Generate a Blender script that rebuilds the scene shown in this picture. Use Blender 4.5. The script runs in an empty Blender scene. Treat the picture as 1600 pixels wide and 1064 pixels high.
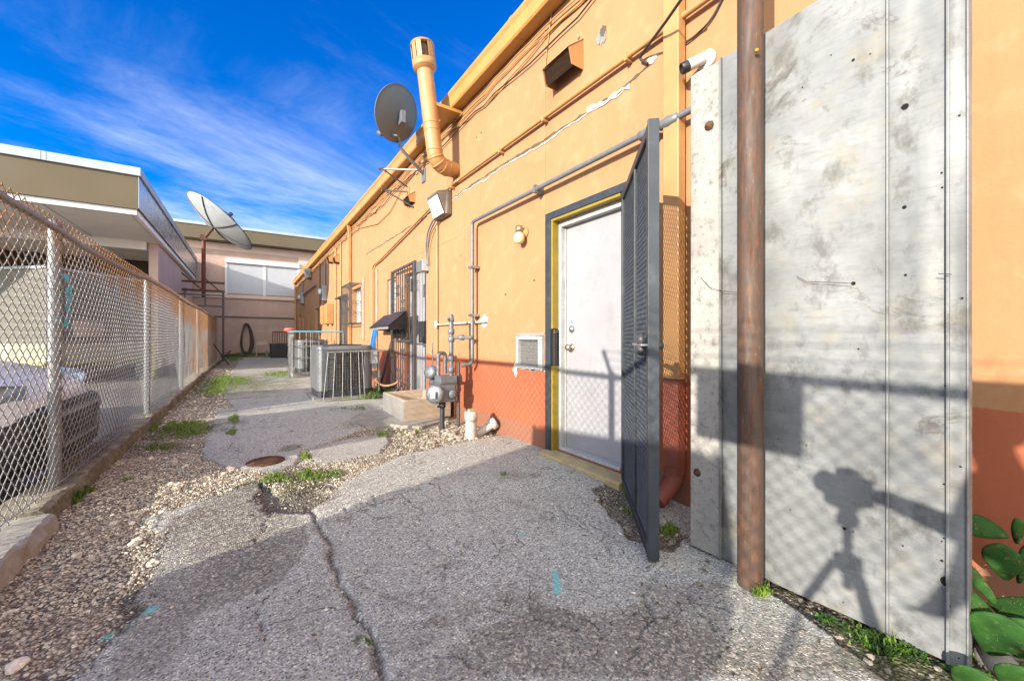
import bpy, math, random
import numpy as np
from mathutils import Vector, Matrix, noise as mnoise
R = math.radians
random.seed(7); rng = np.random.default_rng(7)
sc = bpy.context.scene
COL = sc.collection
# ------------------------------------------------------------------ place
CAM_H = 1.05; F_PX = 620.0; YAW = math.atan2(415, 620)
CS, SN = math.cos(YAW), math.sin(YAW)
WX = 2.28                      # plane of the yellow building's wall
FX = -0.96                     # plane of the chain link fence
SUN = Vector((1.0, 0.335, -0.298))

def onplane(px, py, d):        # a point of a surface at lateral distance d
    u = px - 800; t = u / F_PX
    y = (CS * d - t * SN * d) / (SN + t * CS)
    cz = d * SN + y * CS
    return (d, y, CAM_H + (526 - py) / F_PX * cz)
def W(px, py, d=WX): return onplane(px, py, d)
def G(px, py, z=0.0):          # a point of the ground
    cz = (CAM_H - z) * F_PX / (py - 526); cx = (px - 800) / F_PX * cz
    return (cx * CS + cz * SN, -cx * SN + cz * CS, z)

# ------------------------------------------------------------------ materials
class NT:
    def __init__(s, name):
        s.m = bpy.data.materials.new(name); s.m.use_nodes = True
        s.t = s.m.node_tree; s.N = s.t.nodes; s.L = s.t.links
        s.b = s.N['Principled BSDF']; s.out = s.N['Material Output']
        s.tc = s.N.new('ShaderNodeTexCoord')
        s.obj = s.tc.outputs['Object']
    def n(s, typ, **kw):
        nd = s.N.new(typ)
        for k, v in kw.items(): setattr(nd, k, v)
        return nd
    def link(s, a, b): s.L.new(a, b)
    def noise(s, scale, detail=4, rough=.55, vec=None, dist=0):
        nd = s.n('ShaderNodeTexNoise'); nd.inputs['Scale'].default_value = scale
        nd.inputs['Detail'].default_value = detail; nd.inputs['Roughness'].default_value = rough
        nd.inputs['Distortion'].default_value = dist
        s.link(vec or s.obj, nd.inputs['Vector']); return nd.outputs['Fac']
    def voro(s, scale, feature='F1', vec=None, out='Distance', rnd=1.0):
        nd = s.n('ShaderNodeTexVoronoi', feature=feature); nd.inputs['Scale'].default_value = scale
        nd.inputs['Randomness'].default_value = rnd
        s.link(vec or s.obj, nd.inputs['Vector']); return nd.outputs[out]
    def ramp(s, fac, a, b, ca=(0,0,0,1), cb=(1,1,1,1)):
        nd = s.n('ShaderNodeValToRGB'); e = nd.color_ramp.elements
        e[0].position = a; e[1].position = b; e[0].color = ca; e[1].color = cb
        s.link(fac, nd.inputs['Fac']); return nd.outputs['Color']
    def mix(s, fac, a, b, mode='MIX'):
        nd = s.n('ShaderNodeMix', data_type='RGBA', blend_type=mode)
        for sock, v in ((nd.inputs['Factor'], fac), (nd.inputs['A'], a), (nd.inputs['B'], b)):
            if isinstance(v, (int, float)): sock.default_value = v
            elif isinstance(v, tuple): sock.default_value = v if len(v) == 4 else (*v, 1)
            else: s.link(v, sock)
        return nd.outputs['Result']
    def math(s, op, a, b=0.0, c=None):
        nd = s.n('ShaderNodeMath', operation=op)
        for i, v in enumerate((a, b) if c is None else (a, b, c)):
            if isinstance(v, (int, float)): nd.inputs[i].default_value = v
            else: s.link(v, nd.inputs[i])
        return nd.outputs[0]
    def mapping(s, scale=(1,1,1), rot=(0,0,0), vec=None):
        nd = s.n('ShaderNodeMapping'); nd.inputs['Scale'].default_value = scale; nd.inputs['Rotation'].default_value = rot
        s.link(vec or s.obj, nd.inputs['Vector']); return nd.outputs[0]
    def sep(s, vec=None):
        nd = s.n('ShaderNodeSeparateXYZ'); s.link(vec or s.obj, nd.inputs[0]); return nd.outputs
    def attr(s, name):
        nd = s.n('ShaderNodeAttribute'); nd.attribute_name = name; return nd.outputs['Fac']
    def bump(s, h, strength=.3, dist=.01, prev=None):
        nd = s.n('ShaderNodeBump'); nd.inputs['Strength'].default_value = strength
        nd.inputs['Distance'].default_value = dist; s.link(h, nd.inputs['Height'])
        if prev: s.link(prev, nd.inputs['Normal'])
        return nd.outputs['Normal']
    def set(s, color=None, rough=None, metal=None, normal=None, spec=None):
        for key, v in (('Base Color', color), ('Roughness', rough), ('Metallic', metal), ('Normal', normal), ('Specular IOR Level', spec)):
            if v is None: continue
            if isinstance(v, (int, float)): s.b.inputs[key].default_value = v
            elif isinstance(v, tuple): s.b.inputs[key].default_value = (*v, 1) if len(v) == 3 else v
            else: s.link(v, s.b.inputs[key])
        return s.m

def mat(name, col, rough=.6, metal=0.0, var=.18, scale=6, grain=.06, gscale=90, bump=.15, dirt=None, dirt_amt=.45):
    """a worn surface: broad tone changes, a fine grain, a little relief and optional dirt of its own colour"""
    t = NT(name)
    dk = tuple(max(0, c * (1 - var)) for c in col); lt = tuple(min(1, c * (1 + var * .5)) for c in col)
    a = t.mix(t.ramp(t.noise(scale, 5), .3, .7), dk, lt)
    g = t.noise(gscale, 3)
    a = t.mix(t.math('MULTIPLY', t.ramp(g, .45, .75), grain * 4), a, tuple(c * .55 for c in col))
    if dirt: a = t.mix(t.math('MULTIPLY', t.ramp(t.noise(scale * 1.9, 8, .7), .52, .72), dirt_amt), a, dirt)
    r = t.ramp(t.noise(scale * 2, 4), .2, .8, (rough * .8,) * 3 + (1,), (min(1, rough * 1.15),) * 3 + (1,))
    return t.set(a, r, metal, t.bump(g, bump, .004))

M = {}
def rust_mat(name, base, rust, lo=.45, hi=.62, metal=.5, rough=.5, scale=7, topz=None):
    t = NT(name)
    n = t.noise(scale, 8, .65)
    f = t.ramp(n, lo, hi)
    fine = t.noise(scale * 14, 3)
    rc = t.mix(t.ramp(fine, .35, .7), tuple(c * .5 for c in rust), rust)
    bc = t.mix(t.ramp(t.noise(scale * 3, 5), .3, .7), tuple(c * .75 for c in base), base)
    col = t.mix(f, bc, rc)
    rg = t.mix(f, (rough,) * 3, (.85,) * 3)
    me = t.math('MULTIPLY', t.math('SUBTRACT', 1.0, f), metal)
    return t.set(col, rg, me, t.bump(t.mix(f, fine, n), .25, .004))

def make_materials():
    # yellow stucco with a red-orange painted dado, cracks, stains and flaked spots
    t = NT('yellow_stucco'); X, Y, Z = t.sep()
    n1 = t.noise(.9, 6, .6); n2 = t.noise(6, 6, .6); n3 = t.noise(70, 4, .6)
    ye = t.mix(t.ramp(n1, .3, .7), (.345, .178, .084), (.395, .206, .101))
    ye = t.mix(t.math('MULTIPLY', t.ramp(n2, .52, .72), .55), ye, (.43, .26, .14))
    drip = t.noise(2.2, 6, .7, t.mapping((1, 3.2, .22)))
    ye = t.mix(t.math('MULTIPLY', t.ramp(drip, .53, .8), .5), ye, (.27, .155, .075))
    og = t.mix(t.ramp(n1, .3, .7), (.315, .093, .046), (.40, .126, .062))
    og = t.mix(t.math('MULTIPLY', t.ramp(n2, .5, .8), .5), og, (.40, .12, .04))
    og = t.mix(t.math('MULTIPLY', t.ramp(drip, .58, .76), .45), og, (.26, .075, .04))
    edge = t.math('ADD', Z, t.math('MULTIPLY', t.math('SUBTRACT', t.noise(5, 6, .65), .5), .055))
    dado = t.ramp(edge, .778, .784)
    c = t.mix(dado, og, ye)
    c = t.mix(t.math('MULTIPLY', t.ramp(t.noise(1.6, 8, .75, t.mapping((1, 1, .55))), .57, .66), .32), c, (.22, .14, .075))
    # grime low on the wall, splashed up from the ground (a stain with a ragged edge)
    gr = t.math('MULTIPLY', t.ramp(t.math('ADD', Z, t.math('MULTIPLY', t.noise(5, 7, .7), -.35)), -.16, .0, (1,1,1,1), (0,0,0,1)), .55)
    c = t.mix(gr, c, (.20, .13, .09))
    pits = t.ramp(t.voro(5.5, vec=t.mapping((1, 1, 1.3))), .0, .03, (1,1,1,1), (0,0,0,1))
    pm = t.math('MULTIPLY', pits, t.ramp(t.noise(1.3, 2), .52, .6))
    c = t.mix(pm, c, (.22, .17, .12))
    # hairline cracks
    wv = t.n('ShaderNodeVectorMath', operation='ADD'); t.link(t.obj, wv.inputs[0])
    nz = t.n('ShaderNodeTexNoise'); nz.inputs['Scale'].default_value = 3; t.link(t.obj, nz.inputs['Vector'])
    sc_ = t.n('ShaderNodeVectorMath', operation='SCALE'); sc_.inputs['Scale'].default_value = .5
    t.link(nz.outputs['Color'], sc_.inputs[0]); t.link(sc_.outputs[0], wv.inputs[1])
    hl = t.ramp(t.voro(.55, 'DISTANCE_TO_EDGE', wv.outputs[0]), .001, .0035, (1,1,1,1), (0,0,0,1))
    hl = t.math('MULTIPLY', hl, t.math('MULTIPLY', t.ramp(t.noise(1.1, 3), .44, .56), .85))
    c = t.mix(hl, c, (.30, .19, .10))
    h = t.math('ADD', t.math('MULTIPLY', n3, .5), t.math('MULTIPLY', t.noise(14, 4), 1.0))
    nb = t.bump(h, .35, .006); nb = t.bump(t.math('SUBTRACT', 1.0, t.math('MAXIMUM', hl, pm)), .5, .004, nb)
    M['stucco'] = t.set(c, .8, 0, nb, .25)
    M['yellow_paint'] = mat('yellow_painted_metal', (.43, .225, .085), .5, 0, .15, 4, .04, dirt=(.35, .22, .10), dirt_amt=.35)
    M['yellow_gutter'] = mat('yellow_gutter_paint', (.46, .24, .07), .42, 0, .15, 3, .03, dirt=(.45, .28, .10), dirt_amt=.4)
    M['orange_paint'] = mat('orange_painted_downspout', (.25, .07, .042), .6, 0, .25, 5, .05)
    M['mustard'] = mat('mustard_paint', (.27, .185, .015), .5, 0, .2, 7, .06, dirt=(.16, .13, .09))
    M['sillyellow'] = mat('worn_yellow_sill', (.44, .35, .17), .75, 0, .3, 9, .1, dirt=(.22, .20, .17), dirt_amt=.7)
    M['white_door'] = mat('white_door_paint', (.295, .295, .308), .5, 0, .07, 2.5, .03, dirt=(.17, .16, .145), dirt_amt=.35)
    M['white_worn'] = mat('worn_white_paint', (.42, .42, .41), .55, 0, .12, 9, .05, dirt=(.22, .19, .15), dirt_amt=.6)
    M['white_plaster'] = mat('bare_white_plaster', (.52, .49, .42), .85, 0, .25, 25, .08)
    M['greyframe'] = mat('slate_grey_steel_paint', (.032, .041, .051), .5, .1, .25, 6, .06, dirt=(.13, .135, .14), dirt_amt=.25)
    M['gatemesh'] = mat('grey_expanded_steel', (.05, .058, .068), .5, .3, .3, 20, .06)
    M['galv'] = rust_mat('galvanised_steel', (.25, .262, .27), (.18, .10, .045), .60, .75, .55, .45)
    M['galv_pipe'] = rust_mat('grey_painted_pipe', (.17, .185, .20), (.20, .13, .09), .62, .78, .25, .5)
    M['rust_pole'] = None
    t = NT('rusty_steel_pipe')
    v = t.mapping((9, 9, 1.1)); n = t.noise(3.0, 10, .72, v); f2 = t.noise(45, 4, .6)
    c = t.mix(t.ramp(n, .34, .66), (.058, .026, .014), (.078, .058, .045))
    c = t.mix(t.math('MULTIPLY', t.ramp(t.noise(9, 7, .7, v), .5, .66), .8), c, (.15, .055, .02))
    c = t.mix(t.math('MULTIPLY', t.ramp(t.noise(26, 7, .75, t.mapping((2.4, 2.4, .5))), .6, .7), .7), c, (.20, .175, .15))
    c = t.mix(t.math('MULTIPLY', t.ramp(f2, .5, .7), .5), c, (.07, .045, .03))
    M['rust_pole'] = t.set(c, t.mix(t.ramp(n, .4, .6), (.85,)*3, (.6,)*3), t.ramp(n, .5, .75, (0,0,0,1), (.15,.15,.15,1)), t.bump(t.math('ADD', f2, n), .4, .004))
    # sheet metal: brushed, streaked, scuffed, with holes of rust
    t = NT('weathered_sheet_metal')
    Xs, Ys, Zs = t.sep()
    br = t.noise(7, 7, .7, t.mapping((1, 1.6, 9), (R(22), 0, 0)))
    st = t.noise(2.0, 8, .66); st2 = t.noise(5.5, 8, .72, t.mapping((1, 1, .7)))
    c = t.mix(t.ramp(st, .34, .66), (.14, .147, .147), (.265, .279, .277))
    c = t.mix(t.math('MULTIPLY', t.ramp(br, .48, .74), .5), c, (.11, .116, .117))
    c = t.mix(t.math('MULTIPLY', t.ramp(st2, .53, .63), .7), c, (.085, .083, .074))
    c = t.mix(t.math('MULTIPLY', t.ramp(t.noise(3.1, 9, .75), .53, .64), .6), c, (.235, .215, .16))
    ring = t.ramp(t.noise(1.7, 9, .78, None, 1.2), .575, .625)
    c = t.mix(t.math('MULTIPLY', ring, .8), c, (.085, .077, .062))
    scr = t.ramp(t.noise(30, 3, .6, t.mapping((1, .35, 6), (R(-38), 0, 0))), .66, .72)
    c = t.mix(t.math('MULTIPLY', scr, .5), c, (.22, .22, .22))
    sp = t.ramp(t.voro(14), .02, .045, (1,1,1,1), (0,0,0,1)); sp = t.math('MULTIPLY', sp, t.ramp(t.noise(2.2, 3), .5, .56))
    c = t.mix(sp, c, (.16, .10, .06))
    h = t.math('ADD', t.math('MULTIPLY', t.noise(3.4, 4), 2.5), t.math('MULTIPLY', br, .12))
    M['sheet'] = t.set(c, t.ramp(st2, .3, .7, (.5,)*3+(1,), (.72,)*3+(1,)), .12, t.bump(h, .30, .012))
    t = NT('pitted_cement_board')
    c = t.mix(t.ramp(t.noise(4, 8, .7), .3, .7), (.25, .24, .22), (.37, .36, .33))
    c = t.mix(t.math('MULTIPLY', t.ramp(t.noise(38, 5, .7), .52, .68), .8), c, (.14, .132, .12))
    c = t.mix(t.math('MULTIPLY', t.ramp(t.noise(2.2, 7, .7), .52, .7), .5), c, (.20, .20, .19))
    M['cement'] = t.set(c, .85, 0, t.bump(t.noise(45, 5), .45, .004))
    M['black_hole'] = mat('dark_void', (.003, .0026, .0022), 1.0)
    M['rust'] = mat('flat_rust', (.11, .05, .026), .85, .2, .4, 30, .1)
    M['black'] = mat('black_plastic', (.02, .021, .023), .5, 0, .2)
    M['darkgrey'] = mat('dark_grey_metal', (.055, .058, .062), .5, .3, .25)
    M['white_plastic'] = mat('white_plastic', (.55, .55, .545), .35, 0, .06)
    M['pvc'] = mat('soiled_white_pvc', (.52, .49, .43), .45, 0, .15, 14, .06, dirt=(.40, .24, .12), dirt_amt=.7)
    M['brass'] = mat('tarnished_brass', (.45, .36, .22), .35, .8, .25)
    M['steel'] = mat('bare_steel', (.42, .42, .42), .35, .85, .25, 20)
    M['concrete'] = mat('grey_concrete', (.25, .24, .22), .85, 0, .3, 5, .08, 60, .3, dirt=(.12, .12, .09), dirt_amt=.6)
    M['tanconcrete'] = mat('tan_stained_concrete', (.42, .335, .24), .8, 0, .22, 5, .06, 60, .25, dirt=(.30, .22, .14), dirt_amt=.5)
    t = NT('mossy_curb')
    c = t.mix(t.ramp(t.noise(3.5, 8, .7), .35, .65), (.125, .115, .078), (.29, .27, .195))
    c = t.mix(t.math('MULTIPLY', t.ramp(t.noise(2.4, 7, .7), .5, .66), .75), c, (.10, .098, .028))
    c = t.mix(t.math('MULTIPLY', t.ramp(t.noise(26, 6), .5, .7), .55), c, (.07, .06, .04))
    ge = t.n('ShaderNodeNewGeometry'); up = t.sep(ge.outputs['Normal'])[2]
    c = t.mix(t.math('MULTIPLY', t.ramp(up, .6, .9), t.ramp(t.noise(8, 6, .7), .38, .6)), c, (.38, .35, .265))
    M['curb'] = t.set(c, .92, 0, t.bump(t.noise(22, 8, .7), 1.0, .03))
    M['curb_pale'] = mat('pale_worn_concrete', (.36, .355, .315), .9, 0, .3, 6, .1, 50, .7, dirt=(.24, .16, .08), dirt_amt=.75)
    M['brown_base'] = mat('dark_brown_base', (.12, .095, .075), .85, 0, .25, 3)
    M['pink'] = mat('pink_beige_stucco', (.62, .465, .38), .85, 0, .12, 1.2, .04, 60, .25, dirt=(.42, .30, .24), dirt_amt=.35)
    M['pink_deep'] = mat('dusty_pink_stucco', (.43, .30, .245), .85, 0, .12, 1.0, .04, 60, .25, dirt=(.70, .58, .48), dirt_amt=.3)
    M['olive'] = mat('olive_brown_fascia', (.115, .088, .048), .7, 0, .12, 1.2, .03)
    M['flash'] = mat('pale_metal_flashing', (.36, .395, .42), .45, .25, .12, 2.5, .03)
    M['side_fascia'] = mat('grey_blue_metal_fascia', (.40, .45, .50), .28, .6, .3, 1.4, .03)
    M['soffit'] = mat('off_white_soffit', (.86, .85, .80), .75, 0, .08, 1.5, .02)
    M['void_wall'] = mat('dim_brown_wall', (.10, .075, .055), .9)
    M['cream'] = mat('sunlit_cream_siding', (.27, .265, .195), .7, 0, .12, 1.5, .04, dirt=(.45, .44, .38))  # lower siding, painted lighter for the sun falling on it
    M['shaded_siding'] = mat('shaded_grey_siding', (.125, .12, .10), .75, 0, .12, 1.5, .04)  # upper siding, the shade on it put into the colour
    M['yellow_strip'] = mat('yellow_kerb_paint', (.34, .32, .09), .7, 0, .2)
    M['shutter'] = mat('white_roller_shutter', (.46, .475, .50), .5, 0, .06)
    M['hose'] = mat('brown_black_hose', (.07, .05, .045), .6)
    M['wood'] = mat('weathered_tan_wood', (.42, .24, .12), .8, 0, .3, 8, .1)
    M['bluepaint'] = mat('blue_painted_pole', (.03, .22, .62), .45, 0, .2)
    M['teal'] = mat('teal_painted_rail', (.10, .42, .55), .5, 0, .2)
    M['red'] = mat('red_plastic', (.70, .10, .07), .5, 0, .2)
    M['bars'] = mat('grey_wrought_iron', (.085, .083, .086), .5, .3, .3, 20, dirt=(.20, .195, .19), dirt_amt=.5)
    M['rod'] = mat('pale_galvanised_rod', (.34, .33, .31), .45, .35, .3, 12, dirt=(.30, .18, .10), dirt_amt=.5)
    M['acgrey'] = mat('grey_condenser_paint', (.17, .18, .19), .45, .3, .15, 5)
    M['acfin'] = mat('dark_coil_fins', (.085, .083, .078), .5, .5, .4, 14)
    M['acbase'] = mat('black_condenser_base', (.03, .033, .04), .6)
    M['dish_grey'] = mat('matt_grey_dish', (.13, .145, .15), .6, .1, .12, 4)
    M['dish_white'] = mat('pale_mesh_dish', (.42, .445, .455), .45, .35, .12, 3, dirt=(.40, .38, .34), dirt_amt=.3)
    M['redrust'] = mat('red_rusted_mast', (.14, .035, .025), .7, .2, .3)
    M['car_white'] = mat('white_car_paint', (.66, .68, .70), .2, 0, .03, 2, .0)
    M['car_grey'] = mat('silver_grey_car_paint', (.34, .36, .38), .25, .5, .04, 2, .0)
    M['car_van'] = mat('pale_van_paint', (.55, .55, .53), .3, 0, .05)
    M['glass_dark'] = mat('dark_glass', (.02, .025, .03), .06, 0, .1)
    M['lens'] = mat('headlamp_lens', (.28, .36, .46), .08, .3, .25, 9)
    M['tyre'] = mat('tyre_rubber', (.02, .02, .02), .85)
    M['winglass'] = mat('pale_blind_glass', (.42, .50, .55), .12, 0, .1)
    M['lamp_glass'] = mat('frosted_lamp_glass', (.55, .60, .64), .18, 0, .2, 14)
    M['bronze'] = mat('weathered_bronze_housing', (.16, .135, .11), .5, .4, .25, 12)
    M['globe'] = mat('yellowed_glass_globe', (.66, .52, .28), .2, 0, .1)
    M['blackhood'] = mat('black_sheet_hood', (.022, .022, .024), .38, .4, .2)
    M['louver'] = mat('brown_louvre', (.10, .055, .03), .7, .1, .4, 30)
    M['acvent'] = mat('dusty_grille', (.20, .20, .19), .7, .2, .4, 40, dirt=(.45, .43, .40))
    M['cable'] = mat('black_cable', (.03, .028, .026), .55)
    M['cable_y'] = mat('yellow_painted_cable', (.42, .235, .085), .6)
    M['cactus'] = None
    t = NT('cactus_flesh')
    c = t.mix(t.ramp(t.noise(7, 5), .3, .7), (.010, .042, .009), (.036, .115, .018))
    c = t.mix(t.math('MULTIPLY', t.ramp(t.noise(40, 5), .55, .75), .4), c, (.20, .22, .08))
    ar = t.ramp(t.voro(26), .05, .12, (1,1,1,1), (0,0,0,1))
    c = t.mix(t.math('MULTIPLY', ar, .05), c, (.22, .26, .12))
    c = t.mix(t.math('MULTIPLY', t.ramp(t.noise(11, 7, .7), .58, .70), .35), c, (.10, .10, .05))
    M['cactus'] = t.set(c, .72, 0, spec=.22, normal=t.bump(t.math('SUBTRACT', t.noise(6, 3), t.math('MULTIPLY', ar, -.4)), .3, .008))
    t = NT('grass_blades')
    hue = t.n('ShaderNodeObjectInfo'); g = t.noise(5, 4)
    c = t.mix(t.ramp(g, .3, .7), (.055, .13, .010), (.16, .27, .02))
    c = t.mix(t.math('MULTIPLY', t.ramp(t.noise(55, 2), .5, .62), .5), c, (.27, .24, .07))
    M['grass'] = t.set(c, .55)
    M['leaf'] = mat('small_weed_leaves', (.045, .12, .015), .5, 0, .5, 25)
    M['skin'] = mat('skin', (.50, .30, .21), .5, 0, .1)
    M['shirt'] = mat('dark_blue_cotton', (.05, .07, .13), .85)
    M['denim'] = mat('denim', (.06, .08, .12), .9)
    M['hair'] = mat('dark_hair', (.02, .014, .01), .6)
    # chain link wire: galvanised, rusted in patches and along the top
    t = NT('chain_link_wire'); X, Y, Z = t.sep()
    n = t.math('ADD', t.math('MULTIPLY', t.math('SUBTRACT', t.noise(1.6, 3, .6, t.mapping((1, 1, .8))), .5), .55), .5)
    far = t.ramp(Y, 0, 1, (0,0,0,1), (1,1,1,1))
    fy = t.n('ShaderNodeMapRange'); fy.inputs['From Min'].default_value = 3.5; fy.inputs['From Max'].default_value = 8.0
    fy.inputs['To Min'].default_value = -.06; fy.inputs['To Max'].default_value = .22; t.link(Y, fy.inputs['Value'])
    fz = t.n('ShaderNodeMapRange'); fz.inputs['From Min'].default_value = 1.05; fz.inputs['From Max'].default_value = 1.75
    fz.inputs['To Min'].default_value = -.10; fz.inputs['To Max'].default_value = .40; t.link(Z, fz.inputs['Value'])
    f = t.ramp(t.math('ADD', n, t.math('ADD', fy.outputs[0], fz.outputs[0])), .52, .70)
    rc = t.mix(t.ramp(t.noise(40, 3), .35, .65), (.17, .08, .04), (.40, .225, .10))
    c = t.mix(f, t.mix(t.ramp(t.noise(25, 3), .3, .7), (.24, .25, .258), (.38, .39, .39)), rc)
    M['wire'] = t.set(c, .5, t.math('MULTIPLY', t.math('SUBTRACT', 1.0, f), .35))
    # sheet of the alley: broken asphalt over gravel (attributes are traced wear: plates, cracks, wet soil, moss, paint; 'bright' paints in sunlit patches)
    t = NT('broken_alley_asphalt')
    asp, crk, drk, mos, pnt, sun_pale = (t.attr(a) for a in ('asphalt', 'crack', 'dark', 'moss', 'paint', 'bright'))
    big = t.noise(1.3, 6, .6); mid = t.noise(7, 6, .65); fine = t.noise(160, 3, .6)
    cell = t.n('ShaderNodeTexVoronoi'); cell.inputs['Scale'].default_value = 108; t.link(t.obj, cell.inputs['Vector'])
    cs = t.sep(cell.outputs['Color'])
    agg = t.math('MULTIPLY', t.ramp(cs[0], .25, .55), t.ramp(cell.outputs['Distance'], .1, .55, (1,1,1,1), (0,0,0,1)))
    cell3 = t.n('ShaderNodeTexVoronoi'); cell3.inputs['Scale'].default_value = 38; t.link(t.obj, cell3.inputs['Vector'])
    c3 = t.sep(cell3.outputs['Color'])
    agg3 = t.math('MULTIPLY', t.ramp(c3[1], .86, .9), t.ramp(cell3.outputs['Distance'], .1, .3, (1,1,1,1), (0,0,0,1)))
    mot = t.noise(38, 5, .7)
    tint = t.mix(cs[1], (.33, .318, .268), (.96, .93, .80))
    binder = t.mix(t.ramp(big, .3, .7), (.36, .37, .32), (.56, .567, .49))
    rr = t.n('ShaderNodeValToRGB'); rr.color_ramp.interpolation = 'LINEAR'; el = rr.color_ramp.elements
    el[0].position = .0; el[0].color = (.10, .099, .083, 1); el[1].position = 1.0; el[1].color = (.98, .97, .84, 1)
    for ps, cl_ in ((.16, (.22, .22, .187, 1)), (.26, (.46, .466, .40, 1)), (.62, (.60, .604, .525, 1)), (.78, (.76, .76, .66, 1)), (.90, (.93, .92, .80, 1))): e_ = el.new(ps); e_.color = cl_
    t.link(t.math('ADD', t.math('MULTIPLY', cs[0], .85), t.math('MULTIPLY', t.noise(9, 4, .7), .15)), rr.inputs['Fac'])
    a = t.mix(t.ramp(cell.outputs['Distance'], .35, .75), rr.outputs['Color'], binder)
    a = t.mix(t.math('MULTIPLY', t.ramp(mot, .52, .66), .5), a, (.17, .152, .125))
    a = t.mix(t.math('MULTIPLY', t.math('MULTIPLY', agg3, t.ramp(mot, .3, .5)), .25), a, (.60, .57, .50))
    a = t.mix(t.math('MULTIPLY', sun_pale, .45), a, t.mix(agg, (.40, .37, .33), (.68, .63, .55)))  # sunlit tone mixed into the asphalt colour
    a = t.mix(t.math('MULTIPLY', t.ramp(mid, .48, .72), .4), a, (.36, .345, .30))
    a = t.mix(t.math('MULTIPLY', t.ramp(t.noise(120, 3, .7), .54, .62), .8), a, (.075, .067, .056))
    dk = t.mix(t.ramp(cs[1], .62, .86), (.085, .074, .054), (.50, .45, .34))
    pt = t.noise(.85, 7, .66)
    a = t.mix(t.math('MULTIPLY', t.ramp(pt, .50, .62), .30), a, t.mix(agg, (.33, .325, .27), (.70, .685, .58)))
    a = t.mix(t.math('MULTIPLY', t.ramp(t.noise(2.3, 9, .74), .57, .66), .62), a, t.mix(agg, (.15, .125, .09), (.42, .37, .28)))
    wc = t.n('ShaderNodeVectorMath', operation='ADD'); t.link(t.obj, wc.inputs[0]); wn_ = t.n('ShaderNodeTexNoise'); wn_.inputs['Scale'].default_value = 4.5; wn_.inputs['Detail'].default_value = 5; t.link(t.obj, wn_.inputs['Vector'])
    ws = t.n('ShaderNodeVectorMath', operation='SCALE'); ws.inputs['Scale'].default_value = .38; t.link(wn_.outputs['Color'], ws.inputs[0]); t.link(ws.outputs[0], wc.inputs[1])
    fc = t.ramp(t.voro(1.55, 'DISTANCE_TO_EDGE', wc.outputs[0]), .002, .0075, (1,1,1,1), (0,0,0,1))
    fc = t.math('MULTIPLY', fc, t.ramp(t.noise(1.7, 4), .46, .54))
    a = t.mix(t.math('MULTIPLY', fc, .9), a, (.05, .043, .034))
    a = t.mix(t.math('MULTIPLY', drk, .74), a, dk)
    # gravel
    c2 = t.n('ShaderNodeTexVoronoi'); c2.inputs['Scale'].default_value = 82; t.link(t.obj, c2.inputs['Vector'])
    s2 = t.sep(c2.outputs['Color'])
    gv = t.mix(s2[0], (.50, .42, .29), (.93, .83, .62))
    gv = t.mix(t.ramp(s2[1], .75, .8), gv, (.24, .235, .23))
    gv = t.mix(t.ramp(c2.outputs['Distance'], .3, .7), gv, (.10, .08, .058))
    gv = t.mix(t.math('MULTIPLY', t.ramp(big, .45, .65), .5), gv, t.mix(agg, (.40, .315, .205), (.70, .57, .39)))
    gv = t.mix(t.math('MULTIPLY', drk, .8), gv, (.035, .030, .022))
    c = t.mix(asp, gv, a)
    c = t.mix(t.math('MULTIPLY', crk, .8), c, t.mix(t.ramp(cs[1], .35, .75), (.035, .029, .022), (.24, .20, .15)))
    c = t.mix(t.math('MULTIPLY', mos, t.ramp(t.noise(30, 5), .3, .55)), c, (.075, .095, .018))
    c = t.mix(t.math('MULTIPLY', pnt, t.ramp(fine, .35, .5)), c, (.16, .60, .58))
    hg = t.math('MULTIPLY', t.math('SUBTRACT', 1.0, c2.outputs['Distance']), t.math('SUBTRACT', 1.0, asp))
    ha = t.math('ADD', t.math('MULTIPLY', agg, .30), t.math('MULTIPLY', fine, .22))
    nb = t.bump(t.math('ADD', t.math('ADD', t.math('MULTIPLY', hg, 1.2), ha), t.math('MULTIPLY', mot, .5)), .8, .012)
    M['alley'] = t.set(c, t.mix(drk, (.88,)*3, (.62,)*3), 0, nb, .3)
    t = NT('gravel_stones')
    inf = t.attr('tone')
    c = t.mix(inf, (.26, .222, .168), (.98, .90, .70))
    c = t.mix(t.math('MULTIPLY', t.ramp(t.noise(60, 4), .45, .7), .4), c, (.12, .10, .08))
    M['stone'] = t.set(c, .85, 0, t.bump(t.noise(140, 4), .4, .003))
    t = NT('parking_asphalt')
    c = t.mix(t.ramp(t.noise(.6, 6), .3, .7), (.15, .14, .122), (.25, .235, .205))
    c = t.mix(t.math('MULTIPLY', t.ramp(t.noise(70, 4), .5, .7), .4), c, (.30, .28, .26))
    M['lot'] = t.set(c, .88, 0, t.bump(t.noise(90, 4), .4, .006))
make_materials()

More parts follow.
